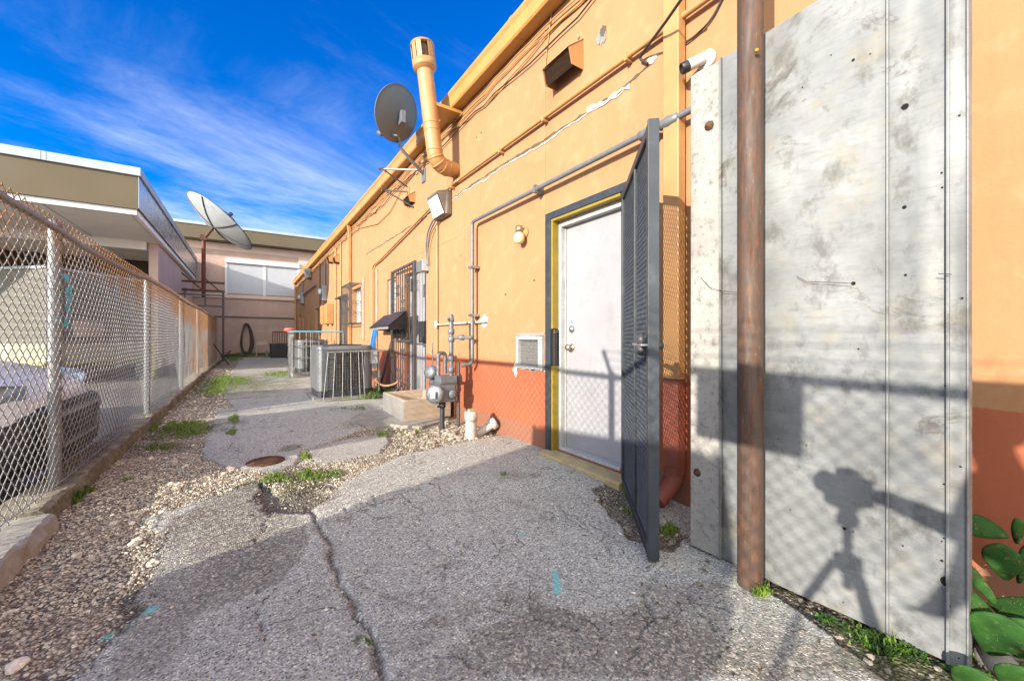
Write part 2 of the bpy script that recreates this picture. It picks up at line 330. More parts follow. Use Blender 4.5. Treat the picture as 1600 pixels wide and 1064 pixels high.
# ------------------------------------------------------------------ mesh helpers
OFF = {}
def tag(o, label=None, cat=None, group=None, kind=None):
    if label: o['label'] = label
    if cat: o['category'] = cat
    if group: o['group'] = group
    if kind: o['kind'] = kind
    return o
def thing(name, label, cat, loc, group=None):
    o = bpy.data.objects.new(name, None); COL.objects.link(o)
    o.empty_display_size = .1; o.location = loc; OFF[o.name] = Vector(loc)
    return tag(o, label, cat, group)
def off_of(p): return OFF.get(p.name, Vector((0, 0, 0))) if p else Vector((0, 0, 0))
def link_mesh(name, me, material, parent=None):
    o = bpy.data.objects.new(name, me); COL.objects.link(o)
    if material: me.materials.append(material)
    if parent: o.parent = parent; OFF[o.name] = off_of(parent)
    return o
def mesh_np(name, V, Q, material, parent=None, smooth=True):
    me = bpy.data.meshes.new(name); V = np.asarray(V, dtype=np.float32); Q = np.asarray(Q, dtype=np.int32)
    V = V - np.array(off_of(parent), dtype=np.float32); k = Q.shape[1]
    me.vertices.add(len(V)); me.vertices.foreach_set('co', V.ravel())
    me.loops.add(Q.size); me.loops.foreach_set('vertex_index', Q.ravel())
    me.polygons.add(len(Q)); me.polygons.foreach_set('loop_start', np.arange(0, Q.size, k, dtype=np.int32))
    me.polygons.foreach_set('use_smooth', np.full(len(Q), smooth)); me.update(calc_edges=True); me.validate()
    return link_mesh(name, me, material, parent)

class MB:
    def __init__(s): s.v = []; s.f = []; s.sm = []
    def add(s, vs, fs, smooth=False):
        b = len(s.v); s.v += [tuple(v) for v in vs]
        s.f += [tuple(b + i for i in f) for f in fs]; s.sm += [smooth] * len(fs); return s
    def box(s, lo, hi, rot=None, pivot=None):
        (a, b, c), (d, e, f) = lo, hi
        vs = [Vector(p) for p in ((a,b,c),(d,b,c),(d,e,c),(a,e,c),(a,b,f),(d,b,f),(d,e,f),(a,e,f))]
        if rot is not None:
            pv = Vector(pivot) if pivot else (Vector(lo) + Vector(hi)) / 2
            vs = [pv + rot @ (v - pv) for v in vs]
        return s.add(vs, [(0,3,2,1),(4,5,6,7),(0,1,5,4),(1,2,6,5),(2,3,7,6),(3,0,4,7)])
    def bar(s, p, q, w, h, up=(0, 0, 1)):       # rectangular bar from p to q
        p, q = Vector(p), Vector(q); t = (q - p).normalized(); up = Vector(up)
        if abs(t.dot(up)) > .98: up = Vector((1, 0, 0))
        a = t.cross(up).normalized() * w / 2; b = a.cross(t).normalized() * h / 2
        vs = [e + i * a + j * b for e in (p, q) for i, j in ((-1,-1),(1,-1),(1,1),(-1,1))]
        return s.add(vs, [(0,1,2,3),(7,6,5,4),(0,4,5,1),(1,5,6,2),(2,6,7,3),(3,7,4,0)])
    def tube(s, pts, r, n=8, cap=True, smooth=True):
        pts = [Vector(p) for p in pts]; rs = r if isinstance(r, (list, tuple)) else [r] * len(pts)
        vs = []; prev = None
        for i, p in enumerate(pts):
            t = (pts[min(i + 1, len(pts) - 1)] - pts[max(i - 1, 0)]).normalized()
            if prev is None:
                a = t.cross(Vector((0, 0, 1)));
                if a.length < .05: a = t.cross(Vector((1, 0, 0)))
            else: a = prev - t * prev.dot(t)
            a.normalize(); prev = a; b = t.cross(a)
            vs += [p + (a * math.cos(k * 2 * math.pi / n) + b * math.sin(k * 2 * math.pi / n)) * rs[i] for k in range(n)]
        fs = [(i * n + k, i * n + (k + 1) % n, (i + 1) * n + (k + 1) % n, (i + 1) * n + k) for i in range(len(pts) - 1) for k in range(n)]
        s.add(vs, fs, smooth)
        if cap: s.add(vs[:n], [tuple(range(n - 1, -1, -1))]); s.add(vs[-n:], [tuple(range(n))])
        return s
    def lathe(s, prof, o=(0, 0, 0), axis=(0, 0, 1), n=24, smooth=True):   # prof: (radius, distance along the axis)
        o = Vector(o); ax = Vector(axis).normalized(); a = ax.cross(Vector((0, 0, 1)))
        if a.length < .05: a = ax.cross(Vector((1, 0, 0)))
        a.normalize(); b = ax.cross(a)
        vs = [o + ax * h + (a * math.cos(k * 2 * math.pi / n) + b * math.sin(k * 2 * math.pi / n)) * r for r, h in prof for k in range(n)]
        fs = [(i * n + k, i * n + (k + 1) % n, (i + 1) * n + (k + 1) % n, (i + 1) * n + k) for i in range(len(prof) - 1) for k in range(n)]
        return s.add(vs, fs, smooth)
    def prism(s, poly, ext, smooth=False):      # poly of 3-D points extruded by ext
        e = Vector(ext); n = len(poly); vs = [Vector(p) for p in poly] + [Vector(p) + e for p in poly]
        return s.add(vs, [tuple(range(n - 1, -1, -1)), tuple(range(n, 2 * n))] + [(i, (i + 1) % n, n + (i + 1) % n, n + i) for i in range(n)], smooth)
    def build(s, name, material, parent=None, bevel=0, fix=True):
        me = bpy.data.meshes.new(name); o = off_of(parent)
        me.from_pydata([tuple(Vector(v) - o) for v in s.v], [], s.f)
        me.polygons.foreach_set('use_smooth', s.sm)
        if fix:
            import bmesh
            bm = bmesh.new(); bm.from_mesh(me); bmesh.ops.recalc_face_normals(bm, faces=bm.faces); bm.to_mesh(me); bm.free()
        me.update(); ob = link_mesh(name, me, material, parent)
        if bevel:
            m = ob.modifiers.new('bevel', 'BEVEL'); m.width = bevel; m.segments = 2; m.limit_method = 'ANGLE'
        return ob
def fillet(pts, r=.05, n=6):
    pts = [Vector(p) for p in pts]; out = [pts[0]]
    for a, b, c in zip(pts, pts[1:], pts[2:]):
        d1 = (a - b); d2 = (c - b); k = min(r, d1.length * .48, d2.length * .48)
        p, q = b + d1.normalized() * k, b + d2.normalized() * k
        for i in range(n + 1):
            t = i / n; out.append(p * (1 - t) ** 2 + b * 2 * t * (1 - t) + q * t * t)
    out.append(pts[-1]); return out
def rsquare(cx, cy, z, hw, hd, rad, n=6):       # rounded rectangle, counter-clockwise
    out = []
    for sx, sy, a0 in ((1, 1, 0), (-1, 1, 90), (-1, -1, 180), (1, -1, 270)):
        for i in range(n + 1):
            a = R(a0 + 90 * i / n); out.append((cx + sx * (hw - rad) + rad * math.cos(a), cy + sy * (hd - rad) + rad * math.sin(a), z))
    return out
def vnoise(x, y, seed=0):                       # smooth value noise on arrays, 0..1
    xi = np.floor(x).astype(np.int64); yi = np.floor(y).astype(np.int64); fx = x - xi; fy = y - yi
    fx = fx * fx * (3 - 2 * fx); fy = fy * fy * (3 - 2 * fy)
    def h(a, b):
        k = (a * 374761393 + b * 668265263 + seed * 974711) & 0xffffffff
        k = ((k ^ (k >> 13)) * 1274126177) & 0xffffffff
        return ((k ^ (k >> 16)) & 0xffff) / 65535.0
    return (h(xi, yi) * (1 - fx) + h(xi + 1, yi) * fx) * (1 - fy) + (h(xi, yi + 1) * (1 - fx) + h(xi + 1, yi + 1) * fx) * fy
def fbm(x, y, seed=0, o=4):
    s = 0; a = .5
    for i in range(o): s = s + a * vnoise(x * 2 ** i, y * 2 ** i, seed + i); a *= .5
    return s / (1 - .5 ** o)
def inside(poly, x, y):
    r = np.zeros(x.shape, bool); n = len(poly)
    for i in range(n):
        (x1, y1), (x2, y2) = poly[i], poly[(i + 1) % n]
        c = ((y1 > y) != (y2 > y)) & (x < (x2 - x1) * (y - y1) / ((y2 - y1) or 1e-9) + x1); r ^= c
    return r
def dist_poly(pl, x, y):
    d = np.full(x.shape, 1e9)
    for (x1, y1), (x2, y2) in zip(pl, pl[1:]):
        dx, dy = x2 - x1, y2 - y1; L = dx * dx + dy * dy or 1e-9
        t = np.clip(((x - x1) * dx + (y - y1) * dy) / L, 0, 1)
        d = np.minimum(d, np.hypot(x - x1 - t * dx, y - y1 - t * dy))
    return d
# ------------------------------------------------------------------ ground
def gp(*pp): return [G(a, b)[:2] for a, b in pp]
def ground_fields(x, y):
    w = .035
    xn = x + (fbm(x * 5, y * 5, 1) - .5) * w * 2.2 + (fbm(x * 22, y * 22, 5) - .5) * w
    yn = y + (fbm(x * 5, y * 5, 9) - .5) * w * 2.2 + (fbm(x * 22, y * 22, 13) - .5) * w
    z0 = np.zeros(x.shape)
    P1 = gp((154,1064),(191,973),(202,919),(222,891),(236,854),(258,823),(300,790),(342,772),(376,755),(407,751),(411,782),(418,802),(470,806),(505,786),(528,768),(570,740),(620,716),(700,697),(748,688),(772,682)) \
        + [(2.6, 3.4), (2.6, -6), (-.35, -6), (-.35, .8)]
    P2 = gp((368,637),(342,640),(323,690),(316,716),(356,728),(371,733),(436,737),(464,725),(468,703),(515,688),(570,668),(560,660),(620,653),(640,600)) \
        + [(2.4, 6.2), (2.4, 14), (1.4, 27.5), (-.2, 27.5), (-.3, 17), (-.45, 12), (-.35, 9)]
    P3 = gp((481,698),(520,689),(607,674),(609,692),(588,709),(528,722),(503,725),(487,712))
    lf = np.clip((.75 - x) / .5, 0, 1)
    xa = xn + ((fbm(x * 2.3, y * 2.3, 81) - .5) * .26 + (fbm(x * 30, y * 30, 85) - .5) * .16) * lf; ya = yn + ((fbm(x * 2.3, y * 2.3, 91) - .5) * .22 + (fbm(x * 30, y * 30, 95) - .5) * .14) * lf
    asp = inside(P1, xa, ya) | inside(P2, xn, yn) | inside(P3, xn, yn)
    asp = asp.astype(float)
    # soil bed under the panel and the cactus, torn hole by the gate
    soil = inside([(1.60,-2),(1.62,.36),(1.70,.56),(1.82,.80),(1.95,.95),(2.5,1.0),(2.5,-2)], xn, yn)
    asp[soil] = 0
    tear = inside(gp((925,762),(975,748),(985,790),(1070,835),(1050,860),(985,845),(950,800)), xn, yn); asp[tear] = 0
    cracks = [
        (.030, [(485,799),(511,847),(523,887),(537,919),(555,959),(575,990),(595,1038),(603,1064)]),
        (.010, [(527,799),(567,787),(587,793),(583,777),(619,771),(699,755)]),
        (.012, [(539,795),(547,811),(539,835)]), (.013, [(537,911),(559,901),(575,895),(583,879)]),
        (.009, [(643,1034),(719,1024),(731,1042),(758,1050),(779,1064)]), (.008, [(786,751),(762,775),(739,791)]),
        (.006, [(659,895),(683,885),(727,875)]), (.006, [(699,811),(723,827),(739,841)]),
        (.010, [(355,711),(378,706),(398,706)]), (.012, [(335,712),(362,697),(368,680),(363,660),(371,636)]),
        (.020, [(371,640),(367,660),(361,682)]), (.009, [(371,627),(401,624)]), (.007, [(855,800),(905,818),(940,852)]),
        (.007, [(640,835),(700,838),(735,860),(800,880)]), (.006, [(1010,905),(1060,925),(1120,985),(1150,1064)]),
        (.012, [(470,705),(520,690),(568,670)]), (.007, [(420,640),(440,610),(476,600)]), (.006, [(350,980),(390,940),(440,925)]),
        (.010, [(555,905),(600,930),(660,948),(720,935),(800,960),(900,985)]), (.008, [(430,800),(400,840),(430,880),(395,930),(410,985)]), (.008, [(860,760),(880,800),(940,830),(960,880)]), (.009, [(620,770),(660,800),(650,840),(700,870),(690,930)]), (.008, [(1040,880),(1000,930),(1020,970),(980,1030)]),
        (.006, [(840,745),(858,770),(900,775)]), (.006, [(720,980),(790,1000),(830,990),(900,1020)])]
    crk = np.zeros(x.shape); wob = (fbm(x * 14, y * 14, 21) - .5) * .05
    for wd, pl in cracks:
        k = dist_poly(gp(*pl), x + wob, y - wob); wv = wd * (.52 if wd > .02 else .45) * (.15 + 1.2 * fbm(x * 9, y * 9, 33))
        crk = np.maximum(crk, np.clip(1.4 - k / wv, 0, 1) * (1 if wd > .02 else np.clip((fbm(x * 4, y * 4, 37) - .25) * 4, .25, .9)))
    # fine alligator cracking
    dark = np.zeros(x.shape)
    zone = inside(gp((640,1064),(705,1010),(740,985),(800,962),(870,955),(930,962),(1000,940),(1090,905),(1180,925),(1260,985),(1390,1064)), xn, yn)
    dark[zone] = .8 * np.clip(fbm(x[zone] * 4, y[zone] * 4, 78) * 1.8 - .05, 0, 1)
    zone = inside(gp((258,823),(342,772),(376,755),(407,751),(414,799),(480,810),(478,850),(440,905),(390,930),(310,960),(240,1064),(154,1064),(202,919)), xn * 1, yn)
    dark[zone] = np.maximum(dark[zone], .85 * np.clip(fbm(x[zone] * 3, y[zone] * 3, 77) * 1.6 + .05, 0, 1) * np.clip((y[zone] - 1.15) / .9, .25, 1))
    for (a, b, r, d) in ((795,937,.055,.9),(832,940,.05,.8),(838,962,.075,.85),(697,970,.03,.6),(800,745,.12,.55),(700,890,.07,.25),(900,1000,.1,.5),(475,770,.17,.9),(440,790,.16,.9),(505,780,.1,.8),(655,1000,.05,.5),(1040,930,.1,.5),(520,860,.08,.3),(940,742,.2,.5),(620,1000,.06,.3)):
        cx, cy, _ = G(a, b); q = np.hypot(xn - cx, yn - cy) / r + (fbm(x * 20, y * 20, 3) - .5) * .9
        dark = np.maximum(dark, d * np.clip(1.5 - q * 1.1, 0, 1))
    hole = inside(gp((407,751),(411,790),(425,803),(480,803),(520,772),(500,768),(440,770)), xn, yn)
    dark[hole] = np.maximum(dark[hole], .75); asp[hole] = .2
    dark[soil] = .85; dark[tear] = np.maximum(dark[tear], .6)
    dark = np.maximum(dark, np.clip((x - 2.16) / .1, 0, 1) * .5 * (fbm(x * 6, y * 6, 8) > .42))
    moss = np.zeros(x.shape)
    for (a, b, r, d) in ((345,600,1.6,.9),(275,672,.5,.9),(470,748,.24,.9),(430,745,.22,.7),(440,585,.9,.7),(250,700,.3,.6),(560,1000,.03,.8),(455,700,.12,.8),(505,742,.2,.7),(365,660,.15,.7),(600,672,.2,.5),(1370,1005,.18,.6),(990,790,.14,.5),(105,795,.12,.7),(420,555,1.5,.9),(560,660,.25,.4)):
        cx, cy, _ = G(a, b); q = np.hypot(xn - cx, (yn - cy) * (.55 if b < 640 else .9)) / r + (fbm(x * 7, y * 7, 43) - .5) * 1.2
        moss = np.maximum(moss, d * np.clip(1.6 - q * 1.4, 0, 1))
    pnt = np.clip(1.5 - dist_poly(gp((867,896),(870,910),(871,928)), x + wob * .2, y) / .014, 0, 1)
    for (a, b, r) in ((234,952,.02), (815,838,.012), (590,797,.01), (168,986,.015), (660,770,.012)):
        cx, cy, _ = G(a, b); pnt = np.maximum(pnt, np.clip(1.6 - np.hypot(x - cx, y - cy) / r, 0, 1))
    sun_pale = inside(P3, xn, yn) * .9 + inside(P2, xn, yn) * np.clip((y - 5) / 4, 0, 1) * .8  # small plate painted pale as sunlit; long plate pales with distance
    sun_pale = sun_pale + inside(gp((520,800),(570,740),(700,697),(772,682),(860,700),(700,760)), xn, yn) * .55  # sunlit patch by the wall painted into the asphalt
    h = asp * .014 + (fbm(x * .9, y * .9, 50) - .5) * .03 + (fbm(x * 9, y * 9, 60) - .5) * .006 * asp
    h += (1 - asp) * ((fbm(x * 12, y * 12, 70) - .5) * .03 + (fbm(x * 45, y * 45, 75) - .5) * .012)
    h -= crk * .015 + hole * .03
    h += .03 * np.clip((-.55 - x) / .3, 0, 1)
    h += .012 * np.clip(1 - np.abs(y - 3.0) / 1.2, 0, 1)
    return dict(asphalt=asp, crack=crk, dark=dark, moss=moss, paint=pnt, bright=np.clip(sun_pale, 0, 1)), h
def fade_h(x, y, h): return h

def build_ground():
    xs = np.arange(-1.02, 2.37, .011); ys = list(np.arange(-6, .5, .05)); v = .5
    while v < 27.6: ys.append(v); v += max(.0075, .0068 * v)
    ys = np.array(ys); X, Y = np.meshgrid(xs, ys); f, H = ground_fields(X, Y)
    H = H - .014
    n, m = X.shape; V = np.stack([X, Y, H], -1).reshape(-1, 3)
    i = np.arange(n * m).reshape(n, m)
    Q = np.stack([i[:-1, :-1], i[:-1, 1:], i[1:, 1:], i[1:, :-1]], -1).reshape(-1, 4)
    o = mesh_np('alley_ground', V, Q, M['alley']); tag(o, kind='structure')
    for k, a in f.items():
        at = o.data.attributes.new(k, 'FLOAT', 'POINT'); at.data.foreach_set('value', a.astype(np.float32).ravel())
    # one sheet to the horizon; the neighbour's parking lot lies on it
    g = MB(); g.add([(-400,-400,-.16),(400,-400,-.16),(400,400,-.16),(-400,400,-.16)], [(0,1,2,3)])
    tag(g.build('ground', M['lot']), kind='structure')
    g = MB(); g.add([(-40,-30,-.13),(-1.2,-30,-.13),(-1.2,27,-.13),(-40,27,-.13)], [(0,1,2,3)])
    tag(g.build('parking_lot', M['lot']), kind='structure')
build_ground()
def gz(x, y):
    f, h = ground_fields(np.array([x], float), np.array([y], float)); return float(h[0]) - .014

def ico(sub):
    import bmesh
    bm = bmesh.new(); bmesh.ops.create_icosphere(bm, subdivisions=sub, radius=1)
    v = np.array([p.co for p in bm.verts]); f = np.array([[q.index for q in p.verts] for p in bm.faces]); bm.free(); return v, f
def build_stones():
    # loose gravel: thousands of angular pebbles lying on the bare strip
    Vs, Fs, T = [], [], []; base = 0
    def scatter(n, xr, yr, lo, hi, sub, keep, tm=1.0):
        nonlocal base
        bv, bf = ico(sub)
        x = rng.uniform(*xr, n); y = rng.uniform(*yr, n)
        f, h = ground_fields(x, y)
        k = keep(f, x, y) > rng.uniform(0, 1, n); x, y, h = x[k], y[k], h[k] - .014
        for a, b, c in zip(x, y, h):
            r = lo + (hi - lo) * rng.uniform() ** 3
            s = r * np.array([rng.uniform(.7, 1.3), rng.uniform(.7, 1.2), rng.uniform(.45, .8)])
            p = bv * (1 + rng.uniform(-.28, .28, (len(bv), 1))) * s
            t = rng.uniform(0, 6.28); co, si = math.cos(t), math.sin(t)
            p = np.stack([p[:, 0] * co - p[:, 1] * si, p[:, 0] * si + p[:, 1] * co, p[:, 2]], -1)
            Vs.append(p + np.array([a, b, c + s[2] * .35])); Fs.append(bf + base); base += len(bv)
            T.append(np.full(len(bv), tm * rng.choice([rng.uniform(.25, 1), rng.uniform(0, .25)], p=[.84, .16])))
    loose = lambda f, x, y: (1 - f['asphalt']) * (1 - .75 * (f['dark'] > .6)) * (1 - f['moss'] * .8)
    scatter(18000, (-.90, .75), (1.0, 4.6), .003, .0082, 1, loose)
    scatter(9000, (-.90, .9), (2.2, 7.5), .004, .0095, 1, loose)
    scatter(2200, (-.9, 0), (6, 16), .008, .02, 1, loose)
    scatter(150, (-.88, .2), (1.0, 5), .012, .030, 2, loose)
    scatter(1500, (1.0, 2.2), (3.3, 4.9), .006, .018, 1, lambda f, x, y: (1 - f['asphalt']), .42)
    scatter(90, (1.35, 2.15), (3.65, 4.5), .022, .05, 2, lambda f, x, y: (1 - f['asphalt']), .22)
    scatter(420, (1.6, 2.25), (-.3, 1.9), .004, .014, 1, lambda f, x, y: (1 - f['asphalt']), .3)
    scatter(900, (-.4, 2.1), (.6, 4), .002, .007, 1, lambda f, x, y: f['asphalt'])
    o = mesh_np('gravel', np.concatenate(Vs), np.concatenate(Fs), M['stone'], None, False)
    at = o.data.attributes.new('tone', 'FLOAT', 'POINT'); at.data.foreach_set('value', np.concatenate(T).astype(np.float32))
    tag(o, 'loose tan and grey gravel strewn between the mossy kerb and the broken asphalt', 'gravel', kind='stuff')
build_stones()

def blade_patch(spots, hgt, wd, seed=3):
    """many bent blades: (x, y, radius x, radius y, count, height factor)"""
    r = np.random.default_rng(seed); V, Q = [], []; b = 0
    for cx, cy, rx, ry, n, hf in spots:
        for k in range(n):
            a = r.uniform(0, 6.28); q = math.sqrt(r.uniform()) * (1 + .25 * math.sin(3 * a + cx * 9))
            x, y = cx + rx * q * math.cos(a), cy + ry * q * math.sin(a)
            if x < FX - .02 or mnoise.noise(Vector((x * 9, y * 9 * min(1, 3 / max(y, .5)), 3.3))) < -.24 + .3 * (q - .6): continue
            z = max(gz_fast(x, y), -.02); h = hgt * hf * r.uniform(.4, 1.25) * (1.15 - .5 * q); w = wd * r.uniform(.6, 1.3)
            d = r.uniform(0, 6.28); bx, by = math.cos(d), math.sin(d); sx, sy = -by * w, bx * w; l = h * r.uniform(.2, .9)
            V += [(x - sx, y - sy, z), (x + sx, y + sy, z), (x + bx * l * .35 - sx * .8, y + by * l * .35 - sy * .8, z + h * .6), (x + bx * l * .35 + sx * .8, y + by * l * .35 + sy * .8, z + h * .6),
                  (x + bx * l - sx * .15, y + by * l - sy * .15, z + h), (x + bx * l + sx * .15, y + by * l + sy * .15, z + h)]
            Q += [(b, b + 1, b + 3, b + 2), (b + 2, b + 3, b + 5, b + 4)]; b += 6
    return V, Q
_gx = np.arange(-1.1, 2.4, .05); _gy = np.arange(-1, 27, .05); _GX, _GY = np.meshgrid(_gx, _gy); _GH = ground_fields(_GX, _GY)[1] - .014
def gz_fast(x, y):
    i = min(max(int((y + 1) / .05 + .5), 0), len(_gy) - 1); j = min(max(int((x + 1.1) / .05 + .5), 0), len(_gx) - 1); return float(_GH[i, j])
def S(px, py, rx, ry, n, hf=1): x, y, _ = G(px, py); return (x, y, rx, ry, n, hf)
V, Q = blade_patch([
    S(350, 596, .42, 1.5, 3800, 1.1), S(335, 610, .3, .9, 1300, .9), S(272, 668, .26, .42, 1900, .8), S(300, 672, .2, .35, 900, .6), S(245, 700, .16, .22, 500, .6),
    S(472, 744, .12, .16, 420, .7), S(430, 746, .10, .10, 260, .6), S(508, 742, .14, .12, 300, .55), S(477, 712, .05, .09, 160, .7), S(440, 584, .5, .9, 1300, .9), S(475, 578, .4, .6, 700, .9),
    S(366, 655, .06, .3, 240, .8), S(362, 676, .05, .16, 140, .7), S(576, 1001, .018, .02, 55, .35), S(600, 680, .08, .12, 160, .7), S(575, 662, .3, .1, 180, .6),
    S(640, 675, .15, .1, 160, .8), S(560, 640, .1, .2, 140, .6), S(536, 640, .06, .1, 60, .6), S(787, 744, .03, .035, 60, .5), S(755, 675, .04, .05, 70, 1.2),
    S(1375, 1000, .07, .06, 70, .6), S(1188, 925, .055, .035, 140, .7), S(985, 800, .07, .06, 170, .6), S(975, 770, .06, .05, 80, .5), S(1048, 828, .05, .05, 120, .8),
    S(112, 790, .05, .08, 190, 1.3), S(98, 772, .05, .08, 130, 1.6), S(130, 776, .06, .06, 160, .9), S(200, 752, .05, .05, 60, .5),
    (-.2, 24.6, 1.6, .8, 2600, 2.6), (-.6, 22.5, .45, 1.8, 1500, 1.4), (1.0, 25.2, 1.2, .5, 900, 2.6), S(630, 632, .12, .12, 200, 1.5), S(590, 622, .35, .12, 420, 2.2), S(545, 625, .25, .08, 160, 1.2),
    (1.95, .40, .2, .3, 260, .5), (1.82, .42, .08, .12, 160, .6)], .058, .003)
tag(mesh_np('grass', V, Q, M['grass'], None, False), 'low bright green grass and moss growing along the kerb and in the asphalt cracks', 'grass', kind='stuff')
V, Q = [], []
for k in range(170):
    zone = random.random()
    if zone < .4: x, y = random.uniform(1.3, 2.1), random.uniform(.35, 2.2)
    elif zone < .75: x, y = random.uniform(-.85, .3), random.uniform(1.2, 5)
    else: x, y = random.uniform(-.3, 1.8), random.uniform(.8, 4.5)
    s = random.uniform(.006, .018) * (1 if zone < .75 else .7); d = random.uniform(0, 6.28); z = gz_fast(x, y) + .006; ex, ey = math.cos(d) * s, math.sin(d) * s; b_ = len(V)
    V += [(x - ex, y - ey, z), (x + ey * .4, y - ex * .4, z + random.uniform(.001, .007)), (x + ex, y + ey, z + random.uniform(0, .005)), (x - ey * .4, y + ex * .4, z + random.uniform(.001, .006))]; Q.append((b_, b_ + 1, b_ + 2, b_ + 3))
tag(mesh_np('leaf_litter', V, Q, mat('dry_leaf_litter', (.17, .095, .04), .8, 0, .5, 30), None, False), 'small dry brown leaf litter scattered over the asphalt and gravel', 'litter', kind='stuff')
# leafy clumps (clover like weeds)
def leaf_clump(name, label, cat, spots, size, hgt, group=None):
    V, Q = [], []; b = 0; r = np.random.default_rng(11)
    for cx, cy, rx, ry, n in spots:
        for k in range(n):
            a = r.uniform(0, 6.28); q = math.sqrt(r.uniform()); x, y = cx + rx * q * math.cos(a), cy + ry * q * math.sin(a)
            z = gz_fast(x, y) + hgt * r.uniform(.1, 1) * (1.1 - .6 * q); s = size * r.uniform(.5, 1.2); d = r.uniform(0, 6.28); tl = r.uniform(-.5, .5)
            ex, ey = math.cos(d) * s, math.sin(d) * s; nx, ny = -ey * .55, ex * .55
            V += [(x, y, z - s * .2), (x + ex * .55 + nx, y + ey * .55 + ny, z + s * (.2 + tl * .4)), (x + ex, y + ey, z + s * tl * .5), (x + ex * .55 - nx, y + ey * .55 - ny, z + s * (.2 - tl * .3))]
            Q.append((b, b + 1, b + 2, b + 3)); b += 4
    return tag(mesh_np(name, V, Q, M['leaf'], None, False), label, cat, group)
x, y, _ = G(1360, 1000)
leaf_clump('weed', 'small leafy green weeds along the foot of the big metal panel', 'weed', [(1.79, .56, .03, .05, 60), (1.80, .44, .05, .07, 130), (1.83, .36, .04, .05, 60), (1.84, .24, .04, .05, 50)], .020, .03)
x, y, _ = G(1188, 925)
leaf_clump('weed', 'ferny little weed at the base of the rusty pole', 'weed', [(x, y, .05, .03, 90)], .014, .05)
x, y, _ = G(108, 790)
leaf_clump('weed', 'dark green weed clump by the broken end of the pale kerb', 'weed', [(x, y, .05, .07, 260), (x - .02, y + .12, .06, .07, 200)], .02, .08)
x, y, _ = G(590, 618)
leaf_clump('weed', 'bushy weeds between the big condenser and the laundry sink', 'weed', [(x, y, .16, .12, 260), (x - .3, y + .1, .12, .1, 150), (x+.2, y-.05, .12, .1, 160)], .045, .17)
leaf_clump('weed', 'dim leafy weeds at the foot of the far pink wall', 'weed', [(.0, 25.2, .9, .35, 500), (1.2, 25.3, .7, .3, 300), (-.7, 24.8, .4, .6, 260)], .07, .3)

# kerb carrying the fence: mossy length and a pale broken length nearest the camera
def curb(name, label, m, y0, y1, x0, x1, z1, seed, tilt=0):
    n = max(4, int((y1 - y0) / .03)); pts = []; V = []; F = []
    ring = [(x0, -.25), (x0, .6), (x0, .93), (x0 + .02, 1.0), ((x0 + x1) / 2, 1.0), (x1 - .025, 1.0), (x1, .9), (x1 + .01, .5), (x1 + .015, -.25)]
    for i in range(n + 1):
        y = y0 + (y1 - y0) * i / n
        for k, (a, b) in enumerate(ring):
            w = mnoise.noise(Vector((a * 3, y * 2.4, seed))) * .03 + mnoise.noise(Vector((a * 9 + k, y * 9, seed + 4))) * .022 + mnoise.noise(Vector((k, y * 25, seed + 6))) * .010
            hz = mnoise.noise(Vector((k * .4, y * 3.1, seed + 9))) * .02 + mnoise.noise(Vector((k, y * 16, seed + 2))) * .012
            e = (mnoise.noise(Vector((k * 2.0, seed, i * 1.0))) * .03) if i in (0, n) else 0
            V.append((a + (w if k > 3 else w * .3), y + e, z1 * b + (hz if b > 0 else 0) + tilt * (a - x0)))
    k = len(ring)
    F = [(i * k + j, i * k + (j + 1) % k, (i + 1) * k + (j + 1) % k, (i + 1) * k + j) for i in range(n) for j in range(k)]
    mb = MB(); mb.add(V, F, False); mb.add(V[:k], [tuple(range(k))]); mb.add(V[-k:], [tuple(range(k - 1, -1, -1))])
    return tag(mb.build(name, m), label, 'kerb')
curb('curb', 'long mossy brown kerb under the chain link fence', M['curb'], 3.16, 20.0, -1.12, -.905, .125, 3)
curb('curb', 'pale worn kerb piece with a broken end at the lower left', M['curb_pale'], -5.0, 3.09, -1.10, -.845, .115, 17)
# ------------------------------------------------------------------ yellow building on the right
def holes_wall(x, y0, y1, z0, z1, openings, depth=.12):
    """wall sheet facing -x with openings and their reveals"""
    ys = sorted({y0, y1, *[v for o in openings for v in o[:2]]}); zs = sorted({z0, z1, *[v for o in openings for v in o[2:]]})
    mb = MB()
    for a, b in zip(ys, ys[1:]):
        for c, d in zip(zs, zs[1:]):
            if any(o[0] <= a and b <= o[1] and o[2] <= c and d <= o[3] for o in openings): continue
            mb.add([(x,a,c),(x,a,d),(x,b,d),(x,b,c)], [(0,1,2,3)])
    for a, b, c, d in openings:
        X = x + depth
        mb.add([(x,a,c),(X,a,c),(X,a,d),(x,a,d)], [(0,1,2,3)]); mb.add([(x,b,c),(x,b,d),(X,b,d),(X,b,c)], [(0,1,2,3)])
        mb.add([(x,a,d),(X,a,d),(X,b,d),(x,b,d)], [(0,1,2,3)]); mb.add([(x,a,c),(x,b,c),(X,b,c),(X,a,c)], [(0,1,2,3)])
    return mb
YB = thing('yellow_building', 'long yellow stucco building with an orange painted base along the right of the alley', 'building', (WX, 0, 0))
DOOR = (1.95, 2.73, .05, 2.07)
DOOR2 = (5.75, 6.75, .05, 2.12); WIN2 = (7.25, 7.8, 1.15, 2.15); DOOR3 = (11.1, 12.05, .05, 2.12); WIN3 = (9.95, 10.75, 1.4, 2.25)
FARD = [(16.6, 17.5, .05, 2.15), (19.3, 19.75, 1.0, 2.1), (21.2, 21.8, 1.0, 2.0), (22.6, 23.5, .05, 2.15)]
wall = holes_wall(WX, -8, 25.0, -.2, 4.0, [DOOR, DOOR2, WIN2, DOOR3, WIN3, (2.86, 3.29, .735, 1.055)] + FARD)
wall.build('wall', M['stucco'], YB, fix=False)
